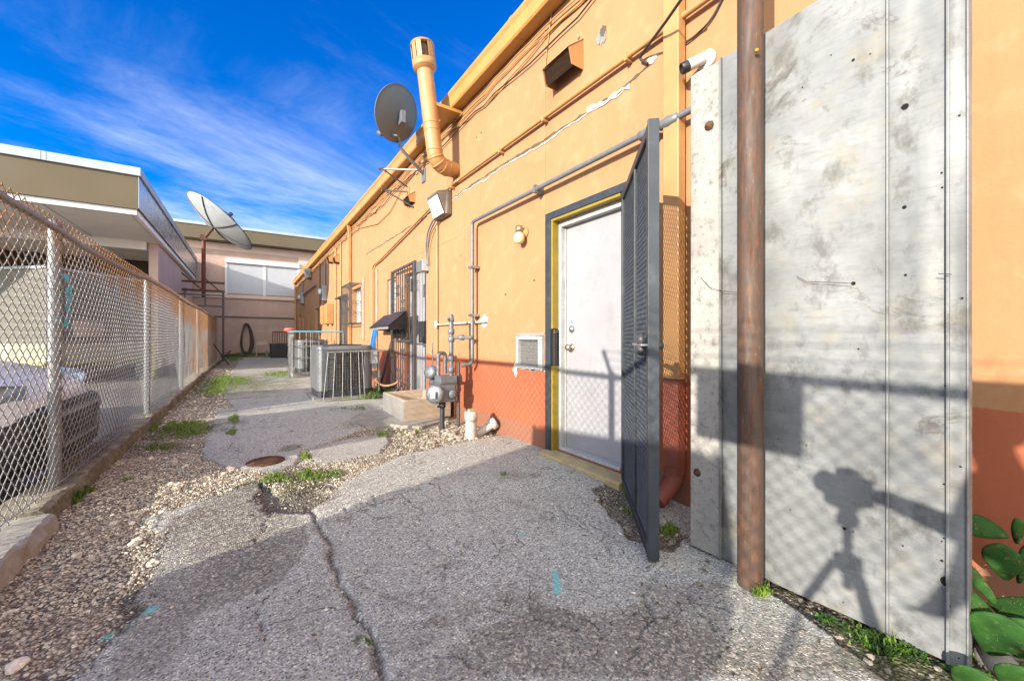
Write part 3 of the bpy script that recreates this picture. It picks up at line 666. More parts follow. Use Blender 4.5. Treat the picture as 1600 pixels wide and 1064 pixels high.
b = MB(); b.add([(WX,-8,-.2),(WX,-8,4),(11,-8,4),(11,-8,-.2)], [(0,1,2,3)]); b.add([(WX,25,-.2),(11,25,-.2),(11,25,4),(WX,25,4)], [(0,1,2,3)]); b.add([(11,-8,-.2),(11,-8,4),(11,25,4),(11,25,-.2)], [(0,1,2,3)])
b.build('end_wall', M['stucco'], YB)
b = MB(); b.box((WX - .02, -8.05, 4.0), (11.05, 25.05, 4.09)); b.build('roof', M['curb_pale'], YB)
# box gutter: lit face, rolled lip, flat soffit, strap at each joint
g = MB(); prof = [(2.27,3.935),(2.15,3.928),(2.135,3.945),(2.125,4.05),(2.105,4.085),(2.108,4.115),(2.13,4.118),(2.138,4.09),(2.265,4.095)]
g.prism([(a, -8, z) for a, z in prof], (0, 33.0, 0))
gu = g.build('gutter', M['yellow_gutter'], YB)
for y in np.arange(-6, 24, 3.05):
    s = MB(); s.prism([(a - (.004 if a < 2.2 else 0), y, z + (.003 if z > 4.05 else -.003)) for a, z in prof], (0, .05, 0)); s.build('gutter_joint', M['yellow_gutter'], gu)
# the painted, crooked plaster crack with its bare white patch
def ribbon(pts, w, x, jitter, seed):
    r = np.random.default_rng(seed); mb = MB(); P = []
    for (y0, z0), (y1, z1) in zip(pts, pts[1:]):
        n = max(2, int(abs(y1 - y0) / .035))
        for i in range(n): t = i / n; P.append((y0 + (y1 - y0) * t, z0 + (z1 - z0) * t))
    P.append(pts[-1]); up, dn = [], []; a = 0
    for y, z in P:
        a = a * .8 + r.normal() * jitter; ww = w * r.uniform(.25, 1.5)
        up.append((x, y, z + a + ww)); dn.append((x, y, z + a - ww))
    n = len(P); mb.add(up + dn, [(i, i + 1, n + i + 1, n + i) for i in range(n - 1)]); return mb
cy = [W(*p)[1:] for p in ((1022,95),(975,138),(905,182),(850,222),(800,247),(735,292),(680,328),(640,355),(600,380),(572,398))]
ribbon(cy, .010, WX - .004, .004, 5).build('plaster_crack', M['void_wall'], YB)
ribbon([(y, z - .022) for y, z in cy[1:-2]], .006, WX - .006, .005, 6).build('plaster_crack', M['white_plaster'], YB)
cy2 = [W(*p)[1:] for p in ((715,369),(660,395),(620,412),(560,440),(500,470))]
ribbon(cy2, .006, WX - .003, .004, 8).build('plaster_crack', M['cable_y'], YB)
def blotch(px, py, ry, rz, m, x, seed, name='flaked_patch', n=26, parent=YB):
    _, y0, z0 = W(px, py); r = np.random.default_rng(seed); mb = MB()
    P = [(x, y0 + ry * math.cos(k / n * 6.283) * r.uniform(.55, 1.15), z0 + rz * math.sin(k / n * 6.283) * r.uniform(.55, 1.15)) for k in range(n)]
    mb.add(P + [(x, y0, z0)], [(k, n, (k + 1) % n) for k in range(n)]); return mb.build(name, m, parent)
_, ya, za = W(985, 136); _, yb, zb = W(918, 172)
ribbon([(ya, za), (.5 * (ya + yb), .5 * (za + zb) - .01), (yb, zb)], .016, WX - .008, .007, 12).build('flaked_patch', M['white_plaster'], YB)
blotch(757, 502, .10, .085, M['white_plaster'], WX - .004, 2)
blotch(1018, 95, .05, .03, M['white_plaster'], WX - .005, 31)
blotch(941, 57, .055, .075, M['concrete'], WX - .006, 4, 'broken_stucco')
blotch(943, 50, .03, .045, M['void_wall'], WX - .009, 9, 'broken_stucco')
for k, (a, c, q) in enumerate(((1160,62,.012),(745,215,.012),(752,208,.012),(835,438,.01),(790,460,.013),(905,60,.012),(720,400,.01),(640,470,.015))):
    blotch(a, c, q * 1.6, q, M['void_wall'], WX - .003, 50 + k, 'chip')
# vertical joint lines in the stucco
for px in (852, 586, 548):
    y = W(px, 400)[1]; j = MB(); j.box((WX - .004, y - .004, .8), (WX + .01, y + .004, 3.9)); j.build('wall_joint', M['cable_y'], YB)
# front door: white slab in a worn white jamb, lockset
dr = MB().box((2.375, DOOR[0] + .05, DOOR[2] + .03), (2.42, DOOR[1] - .055, DOOR[3] - .05)).build('door', M['white_door'], YB, .004)
k = MB().lathe([(0,0),(.032,0),(.033,.006),(.028,.012),(.012,.016),(.011,.03),(.024,.037),(.029,.05),(.024,.064),(0,.068)], (2.375, 2.60, .955), (-1,0,0)); k.build('knob', M['brass'], dr)
k = MB().lathe([(0,0),(.031,0),(.03,.012),(.02,.02),(0,.021)], (2.375, 2.60, 1.115), (-1,0,0)); k.box((2.346, 2.596, 1.10), (2.356, 2.604, 1.13)); k.build('deadbolt', M['steel'], dr)
MB().prism([(2.3735, 2.615, 1.165), (2.3735, 2.585, 1.158), (2.3735, 2.612, 1.205)], (.002, 0, 0)).build('sticker', M['teal'], dr)
f = MB()
f.box((2.315, DOOR[1] - .05, .05), (2.43, DOOR[1] + .012, DOOR[3] - .003)); f.box((2.315, DOOR[0] - .012, .05), (2.43, DOOR[0] + .05, DOOR[3] - .003)); f.box((2.315, DOOR[0] + .051, DOOR[3] - .05), (2.43, DOOR[1] - .051, DOOR[3] - .002))
f.box((2.36, DOOR[1] - .062, .052), (2.374, DOOR[1] - .051, DOOR[3] - .052)); f.build('door_frame', M['white_worn'], YB, .003)
MB().box((2.30, DOOR[0] + .052, .052), (2.44, DOOR[1] - .052, .08)).build('threshold', M['white_worn'], YB, .004)
st = MB().prism([(2.13, 1.86, -.03), (2.13, 1.86, .028), (2.145, 1.86, .040), (2.279, 1.86, .046), (2.279, 1.86, -.03)], (0, .92, 0)); st.build('door_sill', M['sillyellow'], YB, .004)
# the other openings
MB().box((2.37, DOOR2[0], .05), (2.42, DOOR2[1], DOOR2[3])).build('door', M['white_door'], YB)
MB().box((2.36, 5.80, .95), (2.369, 6.3, 1.30)).build('door_plate', M['darkgrey'], YB)
wn = MB().box((2.36, WIN2[0] + .04, WIN2[2] + .04), (2.38, WIN2[1] - .04, WIN2[3] - .04)).build('window', M['winglass'], YB)
w = MB()
for a in np.linspace(WIN2[2] + .1, WIN2[3] - .06, 9): w.box((2.335, WIN2[0] + .05, a - .004), (2.359, WIN2[1] - .05, a + .004))
w.build('blind_slat', M['white_plastic'], wn)
w = MB(); w.box((2.32, WIN2[0], WIN2[2]), (2.40, WIN2[1], WIN2[2] + .035)); w.box((2.32, WIN2[0], WIN2[3] - .035), (2.40, WIN2[1], WIN2[3])); w.box((2.32, WIN2[0], WIN2[2] + .036), (2.40, WIN2[0] + .035, WIN2[3] - .036)); w.box((2.32, WIN2[1] - .035, WIN2[2] + .036), (2.40, WIN2[1], WIN2[3] - .036)); w.build('frame', M['white_worn'], wn)
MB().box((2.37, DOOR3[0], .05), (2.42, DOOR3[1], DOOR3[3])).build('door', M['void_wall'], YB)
wn = MB().box((2.37, WIN3[0], WIN3[2]), (2.40, WIN3[1], WIN3[3])).build('window', M['winglass'], YB)
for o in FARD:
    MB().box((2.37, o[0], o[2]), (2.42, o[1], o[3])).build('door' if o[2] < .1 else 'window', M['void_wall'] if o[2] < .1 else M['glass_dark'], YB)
# downspouts (one by the gate with a kicked-out foot)
def downspout(y, zt, zb, d, m, wd=.085, foot=True):
    mb = MB(); prev = None
    path = [(2.20, y, zt), (2.225, y, zt - .18), (2.225, y, zb + .16), (2.20, y, zb + .07), (2.10, y, zb)] if foot else [(2.20, y, zt), (2.225, y, zt - .18), (2.225, y, zb)]
    for p, q in zip(path, path[1:]):
        mb.bar(p, q, wd, .075)
    return mb.build('downspout', m, YB, .006)
downspout(1.50, 3.94, .785, 0, M['yellow_paint'], .11, False)
mb = MB(); mb.bar((2.225, 1.50, .784), (2.225, 1.50, .20), .108, .074); path = fillet([(2.225, 1.50, .24), (2.225, 1.50, .15), (2.08, 1.52, .05)], .09, 6); mb.tube(path, .055, 12); mb.build('downspout', M['orange_paint'], YB)
downspout(10.9, 3.94, .80, 0, M['yellow_paint'], .12, False); downspout(10.9, .80, .05, 0, M['orange_paint'], .12, False)
downspout(24.7, 3.94, .05, 0, M['yellow_paint'], .12, False)

# ------------------------------------------------------------------ fixtures on the yellow wall
def P3(px, py, d=WX): return Vector(W(px, py, d))
# vent hoods
def vent_hood(name, label, y0, y1, z0, z1, proj, m=None, group=None):
    m = m or M['yellow_paint']
    t = thing(name, label, 'vent', (WX, (y0 + y1) / 2, z0), group)
    e = .004
    b = MB(); x0, x1 = WX - .002, WX - proj; zf = z0 + (z1 - z0) * .50
    for y in (y0, y1 - e): b.prism([(x0, y, z0), (x0, y, z1), (x1, y, zf), (x1 + .03, y, z0)], (0, e, 0))
    b.prism([(x0, y0 - .004, z1), (x1 - .006, y0 - .004, zf), (x1 - .006, y0 - .004, zf + .004), (x0, y0 - .004, z1 + .004)], (0, y1 - y0 + .008, 0))
    b.build('hood', m, t)
    l = MB(); n = 7
    for i in range(n):
        s = (i + .5) / n; l.box((x1 + .012 + .02 * (1 - s), y0 + .006, z0 + .006 + s * (zf - z0 - .01)), (x1 + .05 + .02 * (1 - s), y1 - .006, z0 + .009 + s * (zf - z0 - .01)), Matrix.Rotation(R(24), 3, 'Y'))
    l.build('louvre', M['louver'], t)
    MB().box((x1 + .055, y0 + .005, z0 + .004), (x1 + .058, y1 - .005, zf)).build('screen', M['black_hole'], t)
    return t
vent_hood('vent_hood', 'yellow vent hood with dark louvres high on the wall left of the broken stucco hole', 2.36, 2.70, 3.22, 3.47, .16)
_, yv, zv = W(645, 312); vent_hood('vent_hood', 'small yellow vent hood behind the crossed antenna struts', yv - .12, yv + .16, zv - .08, zv + .1, .12)
for i, px in enumerate((520, 530)):
    _, yv, zv = W(px, 404); vent_hood('vent_hood', ['tiny yellow vent hood, farther of the two beyond the orange downspout', 'tiny yellow vent hood, nearer of the two beyond the orange downspout'][i], yv - .18, yv + .18, zv - .14, zv + .14, .16, group='tiny vent hoods at the far end')
# pipes and cables
def pipe(name, label, cat, pts, r, m, fil=.06, n=8, group=None, parent=None):
    mb = MB().tube(fillet(pts, fil), r, n); o = mb.build(name, m, parent)
    return tag(o, label, cat, group) if parent is None else o
DP = 2.235
ph = [P3(1160,-20,DP), P3(997,82,DP), P3(800,221,DP), P3(705,291,DP)]
zh = sum(p.z for p in ph[1:]) / 3
t = thing('conduit', 'yellow painted conduit running level high on the wall then dropping at its far end', 'conduit', (DP, 2, 3))
pipe('tube', '', '', [(DP, .6, zh), (DP, ph[3].y, zh + .02), (DP, ph[3].y + .55, zh - .06), (DP, P3(640,338,DP).y, zh - .20), (DP, P3(595,372,DP).y, zh - .42), (DP, P3(582,378,DP).y, zh - .46), (DP, P3(582,378,DP).y, .95)], .019, M['yellow_paint'], .12, parent=t)
for px in (980, 850, 782, 706): y = P3(px, 200, DP).y; MB().box((DP - .022, y - .012, zh - .026), (WX, y + .012, zh + .026)).build('clamp', M['yellow_paint'], t)
# grey gas line
DG = 2.20
zg = P3(840, 295, DG).z; yv = P3(738, 400, DG).y
t = thing('gas_pipe', 'grey gas pipe crossing above the doors and dropping to the meter', 'pipe', (DG, yv, .7))
yend = P3(1045, 178, DG).y; zl = P3(737, 568, DG).z
pipe('tube', '', '', [(DG, .55, zg + .005), (DG, yv, zg), (DG, yv, zl), (DG - .13, yv + .02, zl - .02)], .021, M['galv_pipe'], .05, 10, parent=t)
for y in (yend, P3(1012,190,DG).y): MB().lathe([(.022,-.07),(.032,-.06),(.032,-.03),(.038,0),(.032,.03),(.032,.06),(.022,.07)], (DG, y, zg), (0,1,0), 14).build('coupling', M['galv_pipe'], t)
for y, z in ((P3(838,293,DG).y, zg),): MB().box((DG - .03, y - .015, z - .035), (WX, y + .015, z + .035)).build('clamp', M['galv_pipe'], t)
for z in (1.86, 1.30): MB().box((DG - .03, yv - .05, z - .014), (WX, yv + .05, z + .014)).build('clamp', M['steel'], t)
# thin wall pipe with side run (painted), ends in the bare plaster blotch
yq = P3(683, 400, 2.255).y
pipe('water_pipe', 'thin yellow water pipe dropping from the wall pack lamp to the ground', 'pipe', [(2.255, P3(683,330,2.255).y, 2.72), (2.255, yq, 2.5), (2.255, yq, .1)], .012, M['yellow_paint'])
t = thing('water_pipe', 'short white pipe between the thin yellow pipe and the bare white plaster blotch', 'pipe', (2.24, 4.5, 1.15))
zq = P3(720, 505, 2.24).z; y1 = P3(757, 502, 2.24).y
pipe('tube', '', '', [(2.24, yq + .01, zq), (2.24, y1, zq)], .013, M['pvc'], parent=t)
MB().lathe([(.014,-.05),(.022,-.05),(.022,.05),(.014,.05)], (2.24, yq, zq), (0,0,1), 12).build('fitting', M['white_plastic'], t)
MB().lathe([(.014,-.03),(.02,-.03),(.02,.03),(.014,.03)], (2.24, y1 + .25, zq), (0,1,0), 12).build('fitting', M['white_plastic'], t)
# cables under the eave
for k, (z0, sag, lab, mm) in enumerate(((3.80, .02, 'uppermost painted cable strung along the wall under the gutter', 'cable_y'), (3.74, .045, 'middle painted cable drooping along the wall under the gutter', 'cable_y'), (3.69, .03, 'lowest dark cable strung along the wall under the gutter', 'cable'), (3.85, .012, 'thin cable hugging the underside of the gutter', 'cable_y'))):
    pts = []; r = random.Random(k)
    for i, y in enumerate(np.arange(.2, 24, .22)): pts.append((2.262 - .004 * k, y, z0 + sag * math.sin(i * .55 + k * 2) + r.uniform(-.012, .012) - .03 * (i % 7 == 3)))
    tag(MB().tube(pts, .0075, 5).build('cable', M[mm]), lab, 'cable', 'cables under the gutter')
q = MB()
pipe('cable', 'thick black cable slanting down from the roof to the conduit beside the downspout', 'cable', [P3(1085,-30,2.0), P3(1040,35,2.1), P3(1008,78,2.22), P3(998,92,2.25), P3(1012,100,2.262)], .009, M['cable'])
pipe('cable', 'thin dark cable curving down the wall from the conduit to above the security camera', 'cable', [P3(1135,-15,2.265), P3(1110,35,2.265), P3(1080,62,2.265), P3(1058,76,2.265)], .006, M['cable'])
pipe('cable', 'thin painted wire hanging from the eave cables past the vent hood', 'cable', [P3(862,20,2.265), P3(858,50,2.265), P3(853,90,2.268), P3(852,115,2.268)], .005, M['cable_y'])
pipe('cable', 'loose wire loop drooping under the eave beyond the antenna struts', 'cable', [P3(640,272,2.26), P3(610,330,2.26), P3(590,350,2.26), P3(560,357,2.26), P3(552,352,2.26)], .008, M['cable_y'])
# wall pack floodlight
def wall_pack(name, label, px, py, s, group=None):
    _, y, z = W(px, py); t = thing(name, label, 'floodlight', (WX, y, z), group); x0 = WX - .002
    hw, hh, dp = .20 * s, .16 * s, .20 * s
    MB().box((x0 - .07 * s, y - hw, z - hh), (x0, y + hw, z + hh)).build('back_box', M['bronze'], t, .012)
    h = MB(); A = [(x0 - .07 * s, y - hw, z - hh), (x0 - .07 * s, y + hw, z - hh), (x0 - .07 * s, y + hw, z + hh), (x0 - .07 * s, y - hw, z + hh)]
    B = [(x0 - .10 * s, y - hw * .92, z - hh * .95), (x0 - .10 * s, y + hw * .92, z - hh * .95), (x0 - dp, y + hw * .9, z + hh * .55), (x0 - dp, y - hw * .9, z + hh * .55)]
    T = [(x0 - dp, y + hw * .9, z + hh * .8), (x0 - dp, y - hw * .9, z + hh * .8)]
    h.add(A + B + T, [(0,4,7,9,3), (1,2,8,6,5), (3,9,8,2), (7,6,8,9), (0,1,5,4)]); h.build('housing', M['bronze'], t)
    l = MB(); c = [Vector(v) for v in B]; nrm = (c[1] - c[0]).cross(c[3] - c[0]).normalized()
    if nrm.x > 0: nrm = -nrm
    mid = sum(c, Vector()) / 4 + nrm * .035 * s
    c2 = [v + (mid - v) * .05 + nrm * .004 for v in c]; c3 = [v + (mid - v) * .62 for v in c2]; c3 = [v + nrm * .012 * s for v in c3]
    l.add(c2 + c3, [(0,1,5,4), (1,2,6,5), (2,3,7,6), (3,0,4,7), (4,5,6,7)]); l.build('lens', M['lamp_glass'], t)
    return t
wall_pack('wall_pack_light', 'large weathered bronze wall pack light below the flue elbow', 697, 323, 1.0)
wall_pack('wall_pack_light', 'far small floodlight under the gutter near the end of the building', 486, 428, 1.3)
for k, (dx, lab) in enumerate(((0, 'outer'), (7, 'inner'))):
    pipe('flex_conduit', f'{lab} curved grey flex conduit from the wall pack light to the junction box', 'conduit', [P3(688 + dx*.4,336,2.22), P3(677 + dx*.6,343,2.2), P3(668 + dx*.5,362,2.22), P3(665 + dx*.35,390,2.24), P3(667 + dx*.25,414,2.24)], .011, M['galv_pipe'], .2)
_, y, z = W(666, 417)
t = thing('junction_box', 'pale grey junction box at the top corner of the barred gate', 'junction box', (WX, y, z)); MB().box((WX - .11, y - .12, z - .08), (WX - .001, y + .12, z + .08)).build('box', M['white_worn'], t, .006)
MB().box((WX - .118, y - .11, z - .072), (WX - .1105, y + .11, z + .072)).build('cover', M['galv'], t)
# round globe lamp
_, y, z = W(821, 366)
t = thing('wall_lamp', 'small round globe lamp on the wall beside the doorway', 'wall lamp', (WX, y, z))
MB().lathe([(0,0),(.055,0),(.056,.015),(.03,.03),(.026,.07),(0,.075)], (WX - .001, y, z + .01), (-1, 0, 0)).build('mount', M['yellow_paint'], t)
MB().lathe([(0,.075),(.035,.06),(.037,.03),(.036,0),(0,-.002)], (WX - .075, y, z + .005), (0, 0, 1)).build('collar', M['brass'], t)
MB().lathe([(.03,0),(.048,-.02),(.055,-.05),(.05,-.085),(.03,-.105),(0,-.112)], (WX - .075, y, z + .004), (0, 0, 1)).build('globe', M['globe'], t)
# flue with rain cap
t = thing('flue_pipe', 'tall yellow flue pipe with a slotted rain cap rising past the gutter', 'flue', (WX, 4.75, 3.2))
p0 = P3(703, 277, WX + .02); pa = Vector((1.95, 4.60, 3.17)); pb = Vector((1.80, 4.60, 4.33)); p0 = Vector((WX + .02, 4.72, 3.22))
pth = fillet([p0, pa, pb], .17, 8); 
MB().tube(pth, .098, 20).build('pipe', M['yellow_paint'], t)
for i in (1, 3, 5, 7, 9): 
    if i < len(pth) - 1: d = (pth[i + 1] - pth[i - 1]).normalized(); MB().lathe([(.097, -.012), (.104, -.006), (.104, .006), (.097, .012)], pth[i], d, 20).build('seam_band', M['yellow_paint'], t)
d = (pb - pa).normalized()
for q in (.35, .42): MB().lathe([(.097, -.01), (.103, -.005), (.103, .005), (.097, .01)], pa + (pb - pa) * q, d, 20).build('seam_band', M['yellow_paint'], t)
cb = pb - d * .06
MB().lathe([(.099, 0), (.135, .03), (.142, .05), (.142, .11), (.137, .11), (.137, .03), (.105, .02)], cb, d, 24).build('cap_skirt', M['yellow_paint'], t)
c = MB(); c.lathe([(.0, .32), (.138, .315), (.145, .30), (.138, .29), (0, .285)], cb, d, 24)
a = d.cross(Vector((0, 1, 0))).normalized(); e = d.cross(a)
for k in range(12):
    if k % 3 == 2: continue
    th = k / 12 * 6.283 + .3; v = a * math.cos(th) + e * math.sin(th); w = a * -math.sin(th) + e * math.cos(th)
    c.prism([cb + v * .131 + w * (.030 * i) + d * .10 for i in (-1, 1)] + [cb + v * .131 + w * (.030 * i) + d * .295 for i in (1, -1)], v * .006)
c.build('rain_cap', M['yellow_paint'], t); MB().lathe([(.1, .05), (.1, .29)], cb, d, 16).build('inner_sleeve', M['louver'], t)
# bracket from flue to eave
MB().box((1.84, 4.52, 3.86), (2.27, 4.80, 3.90)).build('bracket', M['yellow_gutter'], t, .003)
# grey satellite dish seen from behind
base = P3(662, 273, 2.27); elb = Vector(onplane(626, 232, 1.86)); head = Vector(onplane(620, 205, 1.80)); cen = Vector(onplane(625, 180, 1.78))
t = thing('satellite_dish', 'grey satellite dish on a bent mast under the gutter seen from behind', 'satellite dish', tuple(base))
MB().tube([base, elb, head + Vector((0, 0, .03))], .024, 10).build('mast', M['galv_pipe'], t)
MB().box(tuple(base + Vector((-.01, -.07, -.12))), tuple(base + Vector((.012, .07, .08)))).build('wall_plate', M['galv_pipe'], t, .004)
ax = Vector((-.42, .80, .42)).normalized()
o0 = cen
def dish(mb, o, ax, r, depth, th, n=40, squash=1.0):
    prof = [(r * k / 10, depth * (k / 10) ** 2) for k in range(11)] + [(r + .008, depth + .002), (r + .008, depth - .014)] + [(r * k / 10, depth * (k / 10) ** 2 - th) for k in range(10, -1, -1)]
    return mb.lathe(prof, o, ax, n)
mb = MB(); dish(mb, Vector((0,0,0)), ax, .36, .075, .006); 
mb.v = [tuple(Vector(v) + o0) for v in mb.v]; mb.build('reflector', M['dish_grey'], t)
h = MB(); h.tube([head, o0 - ax * .02], .03, 10); h.box(tuple(o0 - ax * .07 + Vector((-.045, -.045, -.11))), tuple(o0 - ax * .01 + Vector((.045, .045, .03)))); h.box(tuple(head + Vector((-.03,-.06,-.02))), tuple(head + Vector((.07,-.0,.10)))); h.build('mount_bracket', M['galv_pipe'], t, .004)
f_end = o0 + ax * .42 + Vector((0, 0, -.34)); MB().tube([o0 + Vector((0,0,-.3)) + ax * .05, f_end], .014, 8).build('feed_arm', M['galv_pipe'], t)
MB().lathe([(0,-.05),(.03,-.045),(.036,.04),(0,.05)], f_end, -ax).build('feed_horn', M['dish_grey'], t)
# crossed strut brackets left under the eave
for k, (a, lab) in enumerate(((((592,264),(652,266),(636,292),(598,262)), 'upper empty antenna bracket of crossed struts under the gutter'), (((596,297),(638,300),(646,324),(598,295)), 'lower empty antenna bracket of crossed struts under the gutter'))):
    tip = Vector(onplane(*a[0], 1.80)); w1 = P3(*a[1], 2.27); w2 = P3(*a[2], 2.27)
    t = thing('wall_bracket', lab, 'bracket', tuple(w1), 'empty antenna brackets')
    MB().tube([tip, w1], .016, 8).build('strut', M['rod'], t); MB().tube([tip + (w1 - tip) * .1, w2], .013, 8).build('strut', M['bars'], t)
    MB().tube([tip, tip + (w1 - tip) * .15 + Vector((0, 0, .01))], .02, 8).build('end_cap', M['rust'], t)
    MB().box(tuple(w1 + Vector((-.01, -.05, -.06))), tuple(w1 + Vector((.01, .05, .06)))).build('wall_plate', M['yellow_paint'], t)
# through-wall air conditioner with broken plaster round it
t = thing('wall_air_conditioner', 'dusty white through wall air conditioner left of the white door', 'air conditioner', (WX, 3.07, .74))
y0, y1, z0, z1 = 2.865, 3.285, .74, 1.05
f = MB()
for lo, hi in (((WX-.035, y0, z0), (WX+.1, y1, z0+.03)), ((WX-.035, y0, z1-.03), (WX+.1, y1, z1)), ((WX-.035, y0, z0+.031), (WX+.1, y0+.06, z1-.031)), ((WX-.035, y1-.035, z0+.031), (WX+.1, y1, z1-.031))): f.box(lo, hi)
f.build('casing', M['white_worn'], t, .004)
MB().box((WX + .015, y0 + .05, z0 + .02), (WX + .02, y1 - .03, z1 - .02)).build('coil', M['acvent'], t)
g = MB()
for y in np.arange(y0 + .07, y1 - .04, .016): g.box((WX - .004, y, z0 + .032), (WX, y + .003, z1 - .032))
for z in np.arange(z0 + .05, z1 - .03, .03): g.box((WX - .0075, y0 + .062, z), (WX - .0045, y1 - .037, z + .003))
g.build('grille', M['acvent'], t)
def ragged(px, pts_y, z, dz, m, seed):
    r = np.random.default_rng(seed); mb = MB(); n = 40; a, b = pts_y
    up = [(WX - .004, a + (b - a) * i / n, z) for i in range(n + 1)]; dn = [(WX - .004, a + (b - a) * i / n, z - dz * (.3 + fb)) for i, fb in enumerate(np.abs(np.convolve(r.normal(size=n + 14), np.ones(14) / 14, 'valid')) * 4)]
    mb.add(up + dn, [(i, i + 1, n + 2 + i, n + 1 + i) for i in range(n)]); return mb.build('broken_plaster', m, YB)
ragged(0, (2.80, 3.33), .738, .010, M['white_plaster'], 3); ragged(0, (2.82, 3.31), .755, .022, M['concrete'], 4); ragged(0, (2.82, 3.30), 1.085, .02, M['concrete'], 5)
blotch(806, 577, .05, .075, M['white_plaster'], WX - .005, 77, 'broken_plaster')

# ------------------------------------------------------------------ security gate at the white door (opened towards the camera)
FRM = thing('gate_frame', 'slate grey steel frame with mustard inner edge round the white door', 'door frame', (WX, 2.77, 0))
f = MB(); f.box((2.235, 2.735, -.01), (WX + .02, 2.805, 2.09)); f.box((2.235, 1.87, 2.09), (WX + .02, 2.805, 2.15)); f.box((2.235, 1.87, -.01), (WX + .02, 1.93, 2.089)); f.build('frame', M['greyframe'], FRM, .003)
f = MB(); f.box((2.245, 2.708, .05), (2.312, 2.734, .79)); f.box((2.245, 2.708, 1.12), (2.312, 2.734, 2.066)); f.box((2.245, 1.95, 2.067), (2.312, 2.734, 2.089)); f.build('inner_stop', M['mustard'], FRM, .002)
s = MB()
for k in range(16): z = .80 + k * .018; s.box((2.262, 2.70, z), (2.308, 2.733, z + .010))
s.box((2.285, 2.70, .791), (2.31, 2.733, 1.11)); s.build('strike_guard', M['darkgrey'], FRM)
H0 = Vector((2.225, 1.90, 0)); H1 = Vector((1.565, 1.165, 0)); gd = (H1 - H0).normalized(); gn = Vector((-gd.y, gd.x, 0)); GL = (H1 - H0).length
GT = thing('security_gate', 'open slate grey security gate of expanded metal standing before the downspout', 'gate', tuple(H0))
zb, zt = .012, 2.05
def gpnt(s, z, n=0): return H0 + gd * s + gn * n + Vector((0, 0, z))
f = MB(); tw = .05
f.bar(gpnt(tw/2, zb), gpnt(tw/2, zt), tw, .035, gn); f.bar(gpnt(GL - tw/2, zb), gpnt(GL - tw/2, zt), tw, .04, gn)
for z in (zb + .02, zt - .02): f.bar(gpnt(tw, z), gpnt(GL - tw, z), .035, .045)
f.bar(gpnt(GL * .55, zb + .04), gpnt(GL * .55, zt - .04), .03, .03, gn)
f.build('gate_frame', M['greyframe'], GT, .003)
# second layer edge strip and drop plate
MB().bar(gpnt(GL + .012, zb + .01), gpnt(GL + .012, zt), .02, .05, gn).build('edge_strip', M['greyframe'], GT, .002)
def expanded(parent, s0, s1, z0, z1, dw, dh, m, name):
    ns = int((s1 - s0) / dw); nz = int((z1 - z0) / dh); dw = (s1 - s0) / ns; dh = (z1 - z0) / nz; V = []; Q = []; w, th = .0030, .0006
    o = np.array(H0); D = np.array(gd); N = np.array(gn); U = np.array((0, 0, 1.0))
    for i in range(ns):
        for k in range(nz):
            a = s0 + i * dw; z = z0 + k * dh
            for (p, q) in (((a, z + dh / 2), (a + dw / 2, z)), ((a + dw / 2, z), (a + dw, z + dh / 2)), ((a, z + dh / 2), (a + dw / 2, z + dh)), ((a + dw / 2, z + dh), (a + dw, z + dh / 2))):
                t = np.array((q[0] - p[0], q[1] - p[1])); t /= np.hypot(*t); c = np.array((-t[1], t[0]))
                b = len(V)
                for e in (p, q):
                    for sg, tn in ((-w/2, -th), (w/2, -th), (w/2, th), (-w/2, th)): V.append(o + D * (e[0] + c[0] * sg) + U * (e[1] + c[1] * sg) + N * (tn + (.002 if sg > 0 else -.002)))
                Q += [(b, b+1, b+5, b+4), (b+1, b+2, b+6, b+5), (b+2, b+3, b+7, b+6), (b+3, b, b+4, b+7)]
    return mesh_np(name, V, Q, m, parent, False)
expanded(GT, tw, GL * .55 - .015, zb + .042, zt - .042, .027, .052, M['gatemesh'], 'expanded_mesh')
expanded(GT, GL * .55 + .015, GL - tw, zb + .042, zt - .042, .027, .052, M['gatemesh'], 'expanded_mesh')

l = MB(); l.bar(gpnt(GL - .28, 1.01, -.03), gpnt(GL - .02, 1.01, -.03), .012, .04, gn); l.build('latch_bar', M['steel'], GT, .003)
l = MB()
for z in (1.035, .985): l.lathe([(0,0),(.028,0),(.03,.01),(.022,.028),(0,.03)], gpnt(GL - .10, z, -.026), -gn, 16)
l.lathe([(0,0),(.02,0),(.02,.04),(0,.042)], gpnt(GL - .07, 1.01, .02), gn, 12); l.build('lock', M['bars'], GT)
h = MB()
for z in (.3, 1.05, 1.8): h.tube([H0 + Vector((.01, 0, z - .05)), H0 + Vector((.01, 0, z + .05))], .014, 10)
h.build('hinge', M['greyframe'], GT)

# ------------------------------------------------------------------ big metal panel and rusty pole
PX_ = 1.86; z1 = 2.357
PN = thing('metal_sheet', 'tall weathered sheet metal panel standing on edge behind the rusty pole', 'panel', (PX_, .7, 0))
def psheet(y0, y1, z0, z1, x, th, bulge=0, ny=14, nz=30, seed=0, slant=0):
    mb = MB(); vs = []
    for i in range(ny + 1):
        for k in range(nz + 1):
            u, v = i / ny, k / nz; d = (mnoise.noise(Vector((u * 2.2, v * 3.0, seed))) * .010 + math.sin(u * 3.14) * bulge)
            vs.append((x + d, y0 + (y1 - y0) * u + slant * v, z0 + (z1 - z0) * v))
    n = nz + 1; fs = [(i * n + k, i * n + k + 1, (i + 1) * n + k + 1, (i + 1) * n + k) for i in range(ny) for k in range(nz)]
    mb.add(vs, fs, True); return mb
def py(px): return onplane(px, 526, PX_)[1]
yR, yS2, yS1, yP, yC, yL = py(1510), py(1482), py(1388), py(1128), py(1082), 1.165
psheet(yR, yS2, .01, z1, PX_ - .006, .02, 0, 3, 30, 1).build('right_strip', M['sheet'], PN, fix=False)
